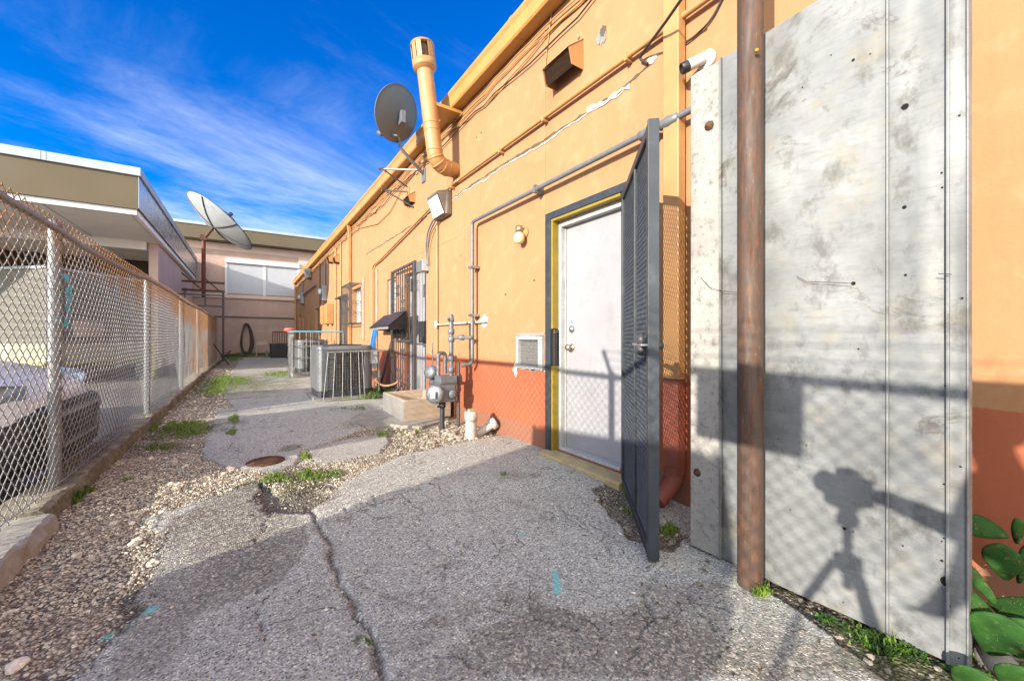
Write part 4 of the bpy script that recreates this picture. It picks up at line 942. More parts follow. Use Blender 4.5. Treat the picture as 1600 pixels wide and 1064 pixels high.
psheet(yS2, yS1, .012, z1, PX_ + .004, .02, -.004, 8, 30, 2).build('edge_sheet', M['sheet'], PN, fix=False)
psheet(yS1, yP, .012, z1, PX_, .02, -.010, 16, 30, 3).build('main_sheet', M['sheet'], PN, fix=False)
psheet(yP, yC, .012, z1 - .01, PX_ - .014, .02, .0, 5, 30, 5).build('board_strip', M['cement'], PN, fix=False)
MB().prism([(PX_ - .015, yC, .012), (PX_ + .012, yL, .012), (PX_ + .05, yL + .005, .012), (PX_ + .05, yC, .012)], (0, 0, z1 - .02)).build('folded_edge', M['sheet'], PN)
MB().box((PX_ + .016, yR + .004, .02), (PX_ + .05, yC - .002, z1 - .03)).build('back_board', M['darkgrey'], PN)
# seams and lips
s = MB(); s.box((PX_ - .016, yS2 - .004, .012), (PX_ + .0, yS2 + .004, z1)); s.box((PX_ - .014, yS1 - .003, .012), (PX_ + .0, yS1 + .004, z1)); s.box((PX_ - .022, yP - .005, .012), (PX_ - .004, yP + .004, z1)); s.box((PX_ - .012, yR - .006, .008), (PX_ + .05, yR - .001, z1))
s.build('seam', M['sheet'], PN, .002)
def phole(px, pyy, r, sq=1.0):
    h = MB()
    x, y, z = onplane(px, pyy, PX_); n = 12; sh_ = ((yR, yS2, PX_ - .006, 0, 1) if y < yS2 else (yS2, yS1, PX_ + .004, -.004, 2) if y < yS1 else (yS1, yP, PX_, -.010, 3) if y < yP else (yP, yC, PX_ - .014, 0, 5))
    u_, v_ = (y - sh_[0]) / (sh_[1] - sh_[0]), z / z1; x = sh_[2] + mnoise.noise(Vector((u_ * 2.2, v_ * 3.0, sh_[4]))) * .010 + math.sin(u_ * 3.14) * sh_[3] - .0018; h.add([(x, y + r * math.cos(k/n*6.283), z + r * sq * math.sin(k/n*6.283)) for k in range(n)], [tuple(range(n))]); h.build('hole', M['black_hole'], PN)
for a in ((1481,909,.017),(1414,167,.010),(1413,324,.006),(1334,95,.005),(1334,443,.007),(1385,183,.003),(1471,270,.003),(1472,293,.003),(1415,430,.004),(1342,545,.003),(1320,825,.006),(1333,830,.0025),(1410,853,.003),(1472,875,.004),(1472,845,.0025),(1475,840,.0025),(1255,138,.003),(1262,695,.003),(1218,685,.0025),(1237,795,.0025),(1480,930,.003),(1485,945,.0025),(1502,728,.003),(1477,603,.0035),(1475,756,.003),(1318,940,.0025),(1499,1026,.0025),(1504,466,.003),(1500,182,.003),(1300,88,.0025),(1360,85,.0025)): phole(*a)
for a, b_, q in ((1108,197,.016),(1090,738,.014)):
    x, y, z = onplane(a, b_, PX_ - .012); r = MB(); r.lathe([(q*1.5,0),(q*1.4,.004),(q*.8,.008),(q*.5,.02),(0,.022)], (x, y, z), (-1,0,0), 8); r.build('rusty_bolt', M['rust'], PN)
for pts in (((1245,432),(1260,440),(1290,441),(1332,443)), ((1094,433),(1110,450),(1130,455),(1152,457)), ((1466,428),(1478,428),(1487,429))):
    w = MB(); w.tube([Vector(onplane(a, b_, PX_ - .03)) for a, b_ in pts], .0012, 5); w.build('wire_scrap', M['cable'], PN)
xq, yq_, _ = G(1172, 915)
PL = thing('rusty_pole', 'thick rusty steel pole standing in front of the metal panel', 'pole', (xq, yq_, 0))
mb = MB(); mb.tube([(xq, yq_, -.1), (xq, yq_, 1.5), (xq, yq_, 3.2), (xq, yq_, 5.2)], .048, 32); mb.build('pipe', M['rust_pole'], PL)
mb = MB(); mb.lathe([(.0,0),(.010,.001),(.006,.006),(0,.008)], Vector(onplane(1182, 85, xq - .028)) + Vector((-.02, -.01, 0)), (-.8, -.6, 0), 10); mb.build('paint_dab', M['mustard'], PL)
# bullet camera
x0, y0, z0 = W(1106, 96)
t = thing('security_camera', 'white bullet security camera on a round base above the panel corner', 'camera', (WX, y0, z0))
MB().lathe([(0,0),(.056,0),(.056,.022),(.048,.03),(.02,.034),(0,.036)], (WX, y0, z0), (-1, 0, 0)).build('base', M['white_plastic'], t)
b0 = Vector((WX - .06, y0 + .015, z0 - .01)); MB().tube([(WX - .02, y0, z0), b0], .015, 10).build('arm', M['white_plastic'], t)
dr_ = Vector((-.62, .62, -.34)).normalized(); bb = b0 - dr_ * .02
MB().lathe([(0,-.01),(.026,-.006),(.031,.01),(.032,.085),(.030,.088)], bb, dr_, 24).build('body', M['white_plastic'], t)
MB().lathe([(.0312,.085),(.0325,.09),(.033,.125),(.029,.13),(.026,.122),(0,.122)], bb, dr_, 24).build('lens_hood', M['black'], t)

# ------------------------------------------------------------------ gas meter, pvc, sink
mx, my, _ = G(691, 668)
GM = thing('gas_meter', 'grey gas meter with regulator and risers standing by the orange wall', 'gas meter', (mx, my, 0))
rx, ry = mx + .06, my + .0
rp = Vector((mx + .10, my - .03, 0))
riser = MB(); riser.tube([rp + Vector((0,0,.60)), rp + Vector((0,0,1.30))], .026, 12)
for z in (1.02, 1.11, .80, .66): riser.lathe([(.026,-.035),(.036,-.03),(.038,0),(.036,.03),(.026,.035)], rp + Vector((0,0,z)), (0,0,1), 12)
riser.lathe([(.026,0),(.034,.01),(.034,.05),(.02,.055),(.017,.09),(.0,.092)], rp + Vector((0,0,1.22)), (0,0,1), 12); riser.tube([rp + Vector((0,0,1.25)), rp + Vector((-.06,-.02,1.25))], .016, 8)
riser.build('riser', M['galv_pipe'], GM)
zc = zl + .42
c = MB(); c.tube(fillet([rp + Vector((0,0,1.04)), Vector((DG - .02, yv - .02, 1.04)), Vector((DG - .02, yv - .01, 1.03))], .03), .02, 10); c.lathe([(.02,-.03),(.032,-.028),(.032,.028),(.02,.03)], (rp + Vector((DG, yv, 0))) / 2 + Vector((0,0,1.04)) - Vector((0,0,0)), Vector((DG, yv, 0)) - Vector((rp.x, rp.y, 0)), 12); c.build('cross_pipe', M['galv_pipe'], GM)
c = MB(); c.tube(fillet([(mx - .04, my + .02, .60), (mx - .04, my + .02, .86), (mx + .045, my + .02, .86), (mx + .045, my + .02, .62)], .05), .024, 10); c.build('return_bend', M['galv_pipe'], GM)
b = MB(); b.box((mx - .075, my - .08, .30), (mx + .13, my + .09, .50)); b.box((mx - .06, my - .09, .515), (mx + .15, my + .09, .60)); b.box((mx - .07, my - .085, .50), (mx + .14, my + .085, .515)); b.build('meter_body', M['galv_pipe'], GM, .018)
d = MB(); d.lathe([(0,0),(.105,0),(.112,.02),(.105,.05),(.07,.062),(0,.066)], (mx - .085, my - .02, .40), (-.75, -.66, 0), 24); d.build('diaphragm_cover', M['galv'], GM)
MB().box((mx - .155, my - .12, .36), (mx - .15, my - .06, .44), Matrix.Rotation(R(41), 3, 'Z')).build('dial_window', M['winglass'], GM)
d = MB(); d.lathe([(0,0),(.05,0),(.055,.015),(.03,.03),(0,.034)], (mx + .09, my - .092, .39), (0,-1,0), 16); d.build('index_cover', M['galv_pipe'], GM)
d = MB(); d.lathe([(0,0),(.06,0),(.085,.02),(.085,.05),(.05,.07),(0,.072)], (mx - .02, my + .24, .62), (-.8,-.5,.2), 18); d.lathe([(0,0),(.05,0),(.055,.02),(.0,.05)], (mx - .01, my + .24, .50), (-.8,-.5,.1), 16); d.tube([(mx, my + .1, .58), (mx, my + .25, .58)], .022, 8); d.tube([(mx - .02, my + .24, .62), (mx - .02, my + .24, .98)], .006, 6); d.build('regulator', M['galv_pipe'], GM)
l = MB(); l.tube([(mx, my, -.05), (mx, my, .29)], .028, 12); l.lathe([(.028,-.03),(.04,-.026),(.04,.026),(.028,.03)], (mx, my, .26), (0,0,1), 10); l.tube([(mx - .07, my - .03, .25), (mx + .03, my + .01, .25)], .013, 8); l.build('inlet_leg', M['darkgrey'], GM)
l = MB(); l.tube([(mx + .19, my - .04, -.05), (mx + .19, my - .04, .75)], .017, 10); l.build('support_post', M['bars'], GM)
vx, vy, _ = G(736, 684)
t = thing('cleanout_pipe', 'soiled white capped cleanout pipe standing on the gravel by the orange wall', 'pipe', (vx, vy, 0))
MB().tube([(vx, vy, -.05), (vx, vy, .24)], .058, 20).build('pipe', M['pvc'], t); MB().lathe([(.058,.18),(.068,.18),(.068,.27),(.06,.275),(0,.275)], (vx, vy, 0), (0,0,1), 20).build('collar', M['pvc'], t)
MB().box((vx - .028, vy - .028, .275), (vx + .028, vy + .028, .30)).build('cap', M['sillyellow'], t, .004)
ex, ey, _ = G(760, 678)
t = thing('broken_pipe', 'short broken white pipe with a wide bell mouth lying beside the capped cleanout', 'pipe', (ex, ey, 0))
MB().tube(fillet([(ex - .14, ey + .02, -.02), (ex - .05, ey + .0, .04), (ex + .05, ey - .03, .10)], .06), .045, 16).build('pipe', M['pvc'], t)
MB().lathe([(.046,0),(.062,.005),(.064,.06),(.056,.06),(.05,.01)], (ex + .04, ey - .028, .095), (.83,-.2,.5), 20).build('bell', M['pvc'], t)
# laundry sink on its slab
sx0, sx1, sy0, sy1, sz = 1.60, 2.22, 4.75, 5.65, .27
SK = thing('laundry_sink', 'low concrete laundry sink sitting on the ground beside the gas meter', 'sink', (1.9, 5.2, 0))
mb = MB(); w = .045; o_ = [(sx0,sy0),(sx1,sy0),(sx1,sy1),(sx0,sy1)]; q_ = [(sx0+w,sy0+w),(sx1-w,sy0+w),(sx1-w,sy1-w),(sx0+w,sy1-w)]
vs = [(a,b,.01) for a,b in o_] + [(a,b,sz) for a,b in o_] + [(a,b,sz) for a,b in q_] + [(a + (.03 if a < 1.9 else -.03), b + (.03 if b < 5.2 else -.03), .05) for a,b in q_]
mb.add(vs, [(0,1,5,4),(1,2,6,5),(2,3,7,6),(3,0,4,7),(4,5,9,8),(5,6,10,9),(6,7,11,10),(7,4,8,11),(8,9,13,12),(9,10,14,13),(10,11,15,14),(11,8,12,15),(12,13,14,15),(3,2,1,0)])
mb.build('basin', M['tanconcrete'], SK, .006)
MB().prism([(sx0 - .004, sy0 + .002, .0), (sx0 - .004, sy1, .0), (sx0 - .004, sy1, sz - .012), (sx0 - .004, sy0 + .002, sz - .012)], (.003, 0, 0)).build('cement_face', M['concrete'], SK)
MB().box((sx1 - .16, sy0 + .05, .1), (sx1 - .05, sy0 + .19, sz + .03)).build('drain_block', M['white_plastic'], SK, .004)
sl = MB(); P = [G(*p) for p in ((548,655),(562,648),(600,640),(660,640),(700,655),(655,668),(612,664),(575,668))]
sl.prism([(a + .02 * math.sin(9 * b), b + .05 * math.sin(11 * a), -.05) for a, b, _ in P], (0, 0, .064)); tag(sl.build('concrete_slab', mat('warm_old_concrete', (.34, .32, .265), .9, 0, .3, 6, .1, 60, .5, dirt=(.12, .12, .06), dirt_amt=.7), None, .004), 'thin cracked concrete slab under the laundry sink', 'slab')
xh, yh, _ = G(415, 722)
mb = MB(); mb.lathe([(0,.004),(.115,.004),(.12,.0),(.14,-.004),(.145,-.02)], (xh, yh, gz(xh, yh) + .012), (0,0,1), 30)
for k in range(-3, 4): mb.box((xh - .08, yh + k * .025 - .005, gz(xh, yh) + .0155), (xh + .08, yh + k * .025 + .005, gz(xh, yh) + .02))
tag(mb.build('utility_cover', M['rust']), 'small round rusty utility cover set in the asphalt', 'cover')
# ------------------------------------------------------------------ chain link fence on the left
def tubes_np(P, r, n):
    """P: (wires, points, 3); same radius; ring frame from the x axis"""
    T = np.gradient(P, axis=1); T /= np.linalg.norm(T, axis=2, keepdims=True) + 1e-12
    A = np.cross(T, np.array([1.0, 0, 0])); A /= np.linalg.norm(A, axis=2, keepdims=True) + 1e-12; B = np.cross(T, A)
    th = np.arange(n) / n * 2 * np.pi
    V = P[:, :, None, :] + r * (A[:, :, None, :] * np.cos(th)[None, None, :, None] + B[:, :, None, :] * np.sin(th)[None, None, :, None])
    w, m = P.shape[:2]; idx = np.arange(w * m * n).reshape(w, m, n); nx = np.roll(idx, -1, axis=2)
    Q = np.stack([idx[:, :-1], nx[:, :-1], nx[:, 1:], idx[:, 1:]], -1).reshape(-1, 4)
    return V.reshape(-1, 3), Q
FN = thing('chain_link_fence', 'long rusty chain link fence on the kerb along the left of the alley', 'fence', (FX, 3.7, .12))
def fence_fabric(y0, y1, z0, z1, s, n, r, name):
    nw = int((y1 - y0) / s); nz = int((z1 - z0) / s); hz = (z1 - z0) / nz
    j = np.arange(nw); sub = np.array([-.16, 0, .16]); k = np.arange(nz + 1)
    Z = (z0 + hz * k[:, None] + hz * sub[None, :]).ravel(); side = np.where(k % 2 == 0, 1.0, -1.0)
    amp = s / 2; Yo = (side[:, None] * np.array([amp * .80, amp * 1.10, amp * .80])[None, :]).ravel()
    Xo = (np.tile(np.array([-.0022, 0, .0022]), nz + 1)) * np.repeat(side, 3)
    P = np.zeros((nw, len(Z), 3)); yc = (y0 + s * (j + .5))[:, None]
    par = np.where(j % 2 == 0, 1.0, -1.0)[:, None]
    P[:, :, 1] = yc + Yo[None, :] * par
    P[:, :, 2] = Z[None, :]
    P[:, :, 0] = FX + Xo[None, :] * par
    yy, zz = P[:, :, 1], P[:, :, 2]
    # the fabric is a little slack: it bellies and leans between the posts
    P[:, :, 0] += (fbm(yy * .9 + 50, zz * 1.1 + 9, 4) - .5) * .05 * np.clip((1.6 - zz) * 2, 0, 1)
    P[:, :, 1] += (fbm(yy * 3 + 5, zz * 3 + 2, 14) - .5) * .018; P[:, :, 2] += (fbm(yy * 2.1 + 9, zz * 2.3 + 2, 24) - .5) * .022
    V, Q = tubes_np(P, r, n); return mesh_np(name, V, Q, M['wire'], FN)
fence_fabric(-4.3, 9.3, .135, 1.765, .0385, 5, .0025, 'mesh_fabric')
fence_fabric(9.3, 19.2, .135, 1.765, .0385, 3, .0017, 'mesh_fabric')
rl = MB(); pts = [(FX - .012, y, 1.72 + .012 * math.sin(y * 1.1) - (.018 if 3.9 < y < 6 else 0)) for y in np.arange(-4.4, 19.3, .35)]
rl.tube(pts, .021, 10); rl.build('top_rail', M['galv'], FN)
MB().tube([(FX + .008, y, .165 + .008 * math.sin(y * 3)) for y in np.arange(-4.4, 19.3, .3)], .003, 5).build('tension_wire', M['wire'], FN)
posts = [-4.4, -1.70, 1.02] + [onplane(px, 526, FX - .03)[1] for px in (86, 230, 283, 309)] + [16.6, 19.25]
for y in posts:
    ps = MB().tube([(FX - .032, y, .05), (FX - .032, y, 1.74)], .030 if y < 12 else .028, 14); ps = ps.build('post', M['galv'], FN)
    for z in (.45, .9, 1.35): MB().lathe([(.0305, -.008), (.034, -.006), (.034, .006), (.0305, .008)], (FX - .032, y, z), (0, 0, 1), 14).build('band', M['galv'], ps)
    c = MB(); c.lathe([(.031,-.02),(.036,-.015),(.036,.015),(.02,.035),(0,.038)], (FX - .032, y, 1.745), (0,0,1), 14); c.build('post_cap', M['galv'], ps)
for y in posts[:3]:
    MB().bar((FX - .03, y, 1.74), (FX - .29, y, 2.02), .03, .02).build('barb_arm', M['galv'], FN)
for q in (.35, .65, .95):
    mb = MB(); P = [(FX - .03 - .26 * q, y, 1.74 + .28 * q - .01 * math.sin((y + 4.4) / 2.71 * math.pi) ** 2) for y in np.arange(-4.4, 1.03, .2)]
    mb.tube(P, .0028, 5)
    for y in np.arange(-4.3, 1.0, .12): mb.bar((FX - .05 - .26 * q, y, 1.72 + .28 * q), (FX - .01 - .26 * q, y, 1.76 + .28 * q), .003, .003)
    mb.build('barbed_wire', M['galv'], FN)
t = tag(MB().box((FX + .004, -.27, 1.395), (FX + .008, .185, 1.715)).build('sign', M['white_worn'], None, .001), 'blank metal sign board wired to the fence beside the camera', 'sign')
# torn blue tarp scrap snagged by the first post, curled scrap of fabric further on
mb = MB(); r = random.Random(4); yb = onplane(98, 440, FX)[1]
for k in range(9):
    y = yb + r.uniform(-.05, .05); z = 1.46 - k * .035 + r.uniform(-.03, .03); w = r.uniform(.012, .03); h = r.uniform(.03, .07)
    a = [(FX + .014 + r.uniform(-.006, .02), y + dy, z + dz) for dy, dz in ((-w, 0), (0, h * .3), (w, -.01), (w * .6, -h), (-w * .3, -h * 1.2))]; mb.add(a + [(FX + .02, y, z - h * .4)], [(i, (i + 1) % 5, 5) for i in range(5)], True)
tag(mb.build('tarp_scrap', M['teal']), 'torn blue tarp scrap snagged in the wire beside the first fence post', 'tarp scrap')
# gate post and rails closing the end of the fence
t = thing('end_gate', 'dark pipe gate frame at the far end of the chain link fence', 'gate', (-.95, 20.2, 0))
mb = MB(); yq = 20.2; xq = onplane(341, 526, -.95)[0]
mb.tube([(-.80, 20.4, -.05), (-.80, 20.4, 2.95)], .04, 10); mb.build('post', M['bars'], t)
mb = MB()
for z in (2.75, 2.3): mb.tube([(-.80, 20.4, z), (-2.3, 20.4, z)], .03, 8)
mb.tube([(-1.4, 20.4, 2.3), (-1.4, 20.4, 2.75)], .025, 8); mb.build('rail', M['bars'], t)

# ------------------------------------------------------------------ pink building with carport on the left
LX = -2.14; LY = 12.8; PW = -2.30; PY = 16.5
LB = thing('pink_building', 'low pink beige building with a deep flat carport canopy beyond the fence', 'building', (-4, 16, 0))
c = MB(); c.box((-13.5, LY, 4.08), (LX, 27.5, 4.86)); c.build('canopy_front', M['olive'], LB)
MB().box((LX + .002, LY + .004, 4.10), (LX + .012, 25.9, 4.845)).build('side_fascia', M['side_fascia'], LB)
c = MB(); c.box((-13.52, LY - .05, 4.862), (LX + .05, LY + .10, 5.06)); c.box((LX - .10, LY + .101, 4.862), (LX + .05, 25.85, 5.06)); c.box((-13.5, LY + .101, 4.862), (LX - .101, 27, 4.95)); c.build('roof_flashing', M['flash'], LB, .006)
c = MB()
for x in (-3.62, -3.70, -5.6, -8.1, -10.6): c.box((x, LY - .056, 4.866), (x + .012, LY - .0505, 5.055))
c.build('flashing_joint', M['side_fascia'], LB)
MB().box((-13.5, LY + .05, 3.945), (LX - .03, LY + .16, 4.078)).build('soffit_lip', M['white_plastic'], LB, .004)
MB().box((LX - .13, LY + .161, 3.945), (LX - .03, 25.8, 4.078)).build('soffit_lip', M['soffit'], LB, .004)
s = MB(); xs_ = [-13.4, -11.2, -9.0, -7.0, -5.1, -3.72, LX - .135]
for a, b in zip(xs_, xs_[1:]):
    for y0, y1 in ((LY + .165, 14.35), (14.37, 16.4), (16.42, 19.5), (19.52, 23), (23.02, 26.5)): s.box((a + .02, y0, 3.955), (b - .02, y1, 4.05))
s.build('soffit_panel', M['soffit'], LB)
MB().box((-13.4, 16.3, 3.70), (-2.56, 16.6, 3.953)).build('carport_beam', M['soffit'], LB)
w = MB(); WP = (22.6, 24.2, 2.1, 3.25)
w = holes_wall(PW, PY, 26.0, -.2, 4.08, [WP], .15); w.v = [tuple(p) for p in w.v]
# front face belongs to +x: mirror the sheet about its own plane
w.v = [(PW - (p[0] - PW), p[1], p[2]) for p in w.v]; w.add([(PW,PY,-.2),(PW,PY,4.08),(-2.52,PY,4.08),(-2.52,PY,-.2)], [(0,1,2,3)]); w.add([(-2.52,PY,-.2),(-2.52,PY,4.08),(-2.52,26,4.08),(-2.52,26,-.2)], [(0,1,2,3)])
w.build('wall', M['pink'], LB)
wn = MB().box((PW - .15, WP[0], WP[2]), (PW - .13, WP[1], WP[3])).build('window', M['glass_dark'], LB)
f = MB()
for y in (WP[0], WP[0] + .5, WP[0] + 1.05, WP[1] - .05): f.box((PW - .125, y, WP[2]), (PW - .09, y + .05, WP[3]))
f.build('frame', M['pink_deep'], wn)
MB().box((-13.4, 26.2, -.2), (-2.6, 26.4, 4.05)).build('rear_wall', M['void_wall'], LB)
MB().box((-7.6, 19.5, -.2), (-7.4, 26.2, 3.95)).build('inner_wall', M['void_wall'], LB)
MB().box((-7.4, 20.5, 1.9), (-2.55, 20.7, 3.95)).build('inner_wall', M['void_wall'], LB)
c = MB()
for y in (13.4,): c.box((-13.3, y, -.2), (-13.0, y + .3, 3.94))
c.build('carport_column', M['pink'], LB)
# cream sided shed standing askew under the canopy; shade and sun painted as two siding tones
ca, cb, cc = Vector((-3.95, 14.0, 0)), Vector((-2.52, 16.15, 0)), Vector((-6.2, 16.1, 0))
SH = thing('storage_shed', 'cream sided flat topped shed with a yellow base strip standing under the carport', 'shed', (-4, 16, 0))
P = [ca, cb, cb + (cc - ca), cc]
MB().prism([p + Vector((0,0,.42)) for p in P], (0, 0, 2.26)).build('wall', M['shaded_siding'], SH)
MB().prism([p + Vector((0,0,.421)) for p in [ca + Vector((0,-.025,0)), cb + Vector((.02,-.01,0)), cb + (cc - ca), cc + Vector((-.02,-.01,0))]], (0, 0, .46)).build('sunlit_band', M['cream'], SH)
MB().prism([p + Vector((0,0,.36)) for p in [ca + Vector((-.02,-.04,0)), cb + Vector((.03,-.02,0)), cb + (cc - ca), cc]], (0, 0, .06)).build('base_strip', M['yellow_strip'], SH)
MB().prism([p + Vector((0,0,-.15)) for p in P], (0, 0, .505)).build('plinth', M['brown_base'], SH)
s = MB(); d1 = (cb - ca).normalized(); n1 = Vector((d1.y, -d1.x, 0)); d2 = (cc - ca).normalized(); n2 = Vector((-d2.y, d2.x, 0)) * (1 if Vector((-d2.y, d2.x, 0)).y < 0 else -1)
for z in np.arange(1.02, 2.6, .2):
    s.bar(ca + n1 * .006 + Vector((0,0,z)), cb + n1 * .006 + Vector((0,0,z)), .012, .015); s.bar(ca + n2 * .006 + Vector((0,0,z)), cc + n2 * .006 + Vector((0,0,z)), .012, .015)
s.build('siding_lip', M['shaded_siding'], SH)
MB().prism([p + Vector((0,0,2.68)) for p in [ca + Vector((0,-.06,0)), cb + Vector((.06,0,0)), cb + (cc - ca), cc + Vector((-.05,0,0))]], (0,0,.06)).build('roof_edge', M['flash'], SH)
e = ca + d1 * .55 + n1 * .016
MB().bar(e + Vector((0,0,1.25)), e + d1 * .75 + Vector((0,0,1.25)), .02, .42).build('panel', M['side_fascia'], SH)
t = tag(MB().prism([(-2.42, 15.4, -.13), (-2.0, 15.4, -.13), (-2.0, 16.3, -.13), (-2.42, 16.3, -.13)], (0, 0, .48)).build('planter_block', M['brown_base'], None, .02), 'brown concrete block at the corner of the shed behind the fence', 'block')
tag(MB().tube([(-2.20, 15.2, -.13), (-2.20, 15.2, .95)], .06, 12).build('bollard', M['yellow_strip']), 'thin yellow bollard standing by the corner of the pink building', 'bollard')

# ------------------------------------------------------------------ two-storey building closing the alley
BB = thing('rear_building', 'tall pink building closing the far end of the alley with a shuttered window', 'building', (0, 26, 0)); BY = 26.0
WO = (-.9, 2.5, 3.35, 5.2)
MB().box((-16, BY, -.2), (16, BY + 8, 6.0)).build('wall', M['pink_deep'], BB)
MB().box((-16, BY - .03, 5.62), (16, BY - .001, 5.98)).build('upper_band', M['pink'], BB)
MB().box((-16.5, BY - .75, 6.0), (16.5, BY + 8.5, 6.66)).build('roof_fascia', M['olive'], BB)
MB().box((-16.5, BY - .80, 6.661), (16.5, BY + 8.5, 6.80)).build('roof_flashing', M['flash'], BB)
MB().box((-6, BY - .10, 3.10), (6, BY - .001, 3.30)).build('sill_ledge', M['pink'], BB, .01)
sh = MB().box((WO[0], BY - .06, WO[2]), (WO[1], BY - .001, 4.98)).build('roller_shutter', M['shutter'], BB)
s = MB()
for z in np.arange(WO[2] + .04, 4.96, .075): s.box((WO[0] + .08, BY - .072, z), (WO[1] - .04, BY - .0605, z + .055))
s.build('slat', M['shutter'], sh)
s = MB(); s.box((WO[0] - .04, BY - .20, 4.981), (WO[1] + .04, BY - .002, 5.24)); s.box((WO[0] - .05, BY - .10, WO[2] - .06), (WO[0] + .06, BY - .0735, 4.98)); s.box((.76, BY - .10, WO[2] - .06), (.90, BY - .0735, 4.98)); s.box((WO[1] - .05, BY - .10, WO[2] - .06), (WO[1] + .05, BY - .0735, 4.98)); s.build('shutter_frame', M['white_plastic'], sh)
p = MB(); p.tube([(-2.2, BY - .06, 2.12), (2.4, BY - .06, 2.10)], .03, 6); p.build('wall_conduit', M['bars'], BB)
MB().box((2.5, BY - .12, 4.0), (4.5, BY - .001, 5.6)).build('pilaster', M['pink'], BB)
# hose hung in a long loop
hp = [Vector(onplane(px, py, 0)) for px, py in ((383,541),(380,525),(382,510),(385,506),(389,511),(392,528),(389,542),(384,544),(381,530),(387,548),(391,538))]
hp = [Vector((p.x, 0, p.z)) for p in hp]
def on_back(px, py, y=BY - .14):
    t = (px - 800) / F_PX; x = y * (t * CS + SN) / (CS - t * SN); cz = x * SN + y * CS; return Vector((x, y, CAM_H + (526 - py) / F_PX * cz))
mb = MB(); loops = []
for k in range(3):
    cx = on_back(384.5 + k * .8, 526); rx_ = .20 + k * .035; n = 26
    loops += [Vector((cx.x + rx_ * math.sin(i / n * 6.283) * (1 + .25 * math.cos(i / n * 6.283) * -1), BY - .12 - k * .05, .98 + .80 * math.cos(i / n * 6.283) - k * .03)) for i in range(n)]
mb.tube(loops, .038, 7); t = mb.build('hose', M['hose']); tag(t, 'dark hose hanging in long loops on the far pink wall', 'hose')
# folding chair
cx = on_back(409, 553, 23.6); t = thing('folding_chair', 'tan metal folding chair standing in front of the far pink wall', 'chair', (cx.x, 23.6, 0)); X0, Y0 = cx.x, 23.6
f = MB()
for s_ in (-.22, .22):
    f.tube(fillet([(X0 + s_, Y0 - .22, 0), (X0 + s_, Y0 + .05, .45), (X0 + s_, Y0 + .16, .82)], .05), .016, 6); f.tube([(X0 + s_ * .9, Y0 + .25, 0), (X0 + s_ * .9, Y0 - .12, .43)], .016, 6)
f.tube([(X0 - .22, Y0 + .16, .82), (X0 + .22, Y0 + .16, .82)], .016, 6); f.tube([(X0 - .2, Y0 + .2, .07), (X0 + .2, Y0 + .2, .07)], .012, 6); f.build('frame', M['tanconcrete'], t)
MB().box((X0 - .2, Y0 - .22, .44), (X0 + .2, Y0 + .14, .465)).build('seat', M['tanconcrete'], t, .006); MB().box((X0 - .21, Y0 + .11, .62), (X0 + .21, Y0 + .135, .80), Matrix.Rotation(R(-14), 3, 'X')).build('backrest', M['tanconcrete'], t, .006)
# dark bins and low barred panel
for k, (px, lab) in enumerate(((430, 'dark plastic bin left of its twin by the far wall'), (441, 'dark plastic bin right of its twin by the far wall'))):
    c = on_back(px, 550, 22.8); t = thing('trash_bin', lab, 'bin', (c.x, 22.8, 0), 'dark bins by the far wall')
    b = MB(); a = rsquare(c.x, 22.8, 0, .19, .22, .05, 3); d_ = rsquare(c.x, 22.8, .66, .23, .26, .05, 3); n = len(a)
    b.add(a + d_, [(i, (i + 1) % n, n + (i + 1) % n, n + i) for i in range(n)] + [tuple(range(n - 1, -1, -1))], False); b.build('body', M['black'], t)
    b = MB(); b.prism(rsquare(c.x, 22.8, .66, .25, .28, .06, 3), (0, 0, .06)); b.build('lid', M['darkgrey'], t)
c = on_back(426, 550, 23.2); c2 = on_back(448, 550, 23.2); t = thing('fence_section', 'low rusty barred panel propped behind the dark bins', 'panel', (c.x, 23.2, 0))
b = MB()
for z in (.1, 1.28): b.bar((c.x, 23.2, z), (c2.x + .2, 23.2, z), .05, .05)
for x in np.linspace(c.x, c2.x + .2, 9): b.bar((x, 23.2, .1), (x, 23.2, 1.28), .03, .03)
b.build('bars', M['rust'], t)
# black folding stand by the fence end, tan plank leaning at the corner
t = thing('folding_stand', 'black folding stand lying open in the grass at the fence end', 'stand', (-.6, 18.6, 0))
a0 = Vector(onplane(334, 538, -.85)); b = MB(); q0 = Vector(G(357, 569)); q1 = Vector(G(339, 571))
b.tube([a0, q0], .022, 6); b.tube([q1, Vector((q0.x + .05, q0.y + .5, .5))], .022, 6); b.build('leg', M['black'], t); b = MB(); b.tube([(a0 + q0) / 2, (a0 + q0) / 2 + Vector((.7, .3, -.05))], .02, 6); b.build('crossbar', M['black'], t)
c = on_back(461, 520, 25.4); c2 = on_back(470, 425, 25.9)
t = MB().bar((c.x, 24.9, .0), (c2.x, 25.7, 4.35), .16, .06); tag(t.build('plank', M['wood']), 'long tan wooden plank leaning in the far corner', 'plank')
c = on_back(468, 520, 25.4); t = MB().bar((c.x, 25.0, .0), (c.x + .1, 25.6, 2.6), .10, .05); tag(t.build('plank', M['rust']), 'shorter brown plank leaning in the far corner', 'plank')

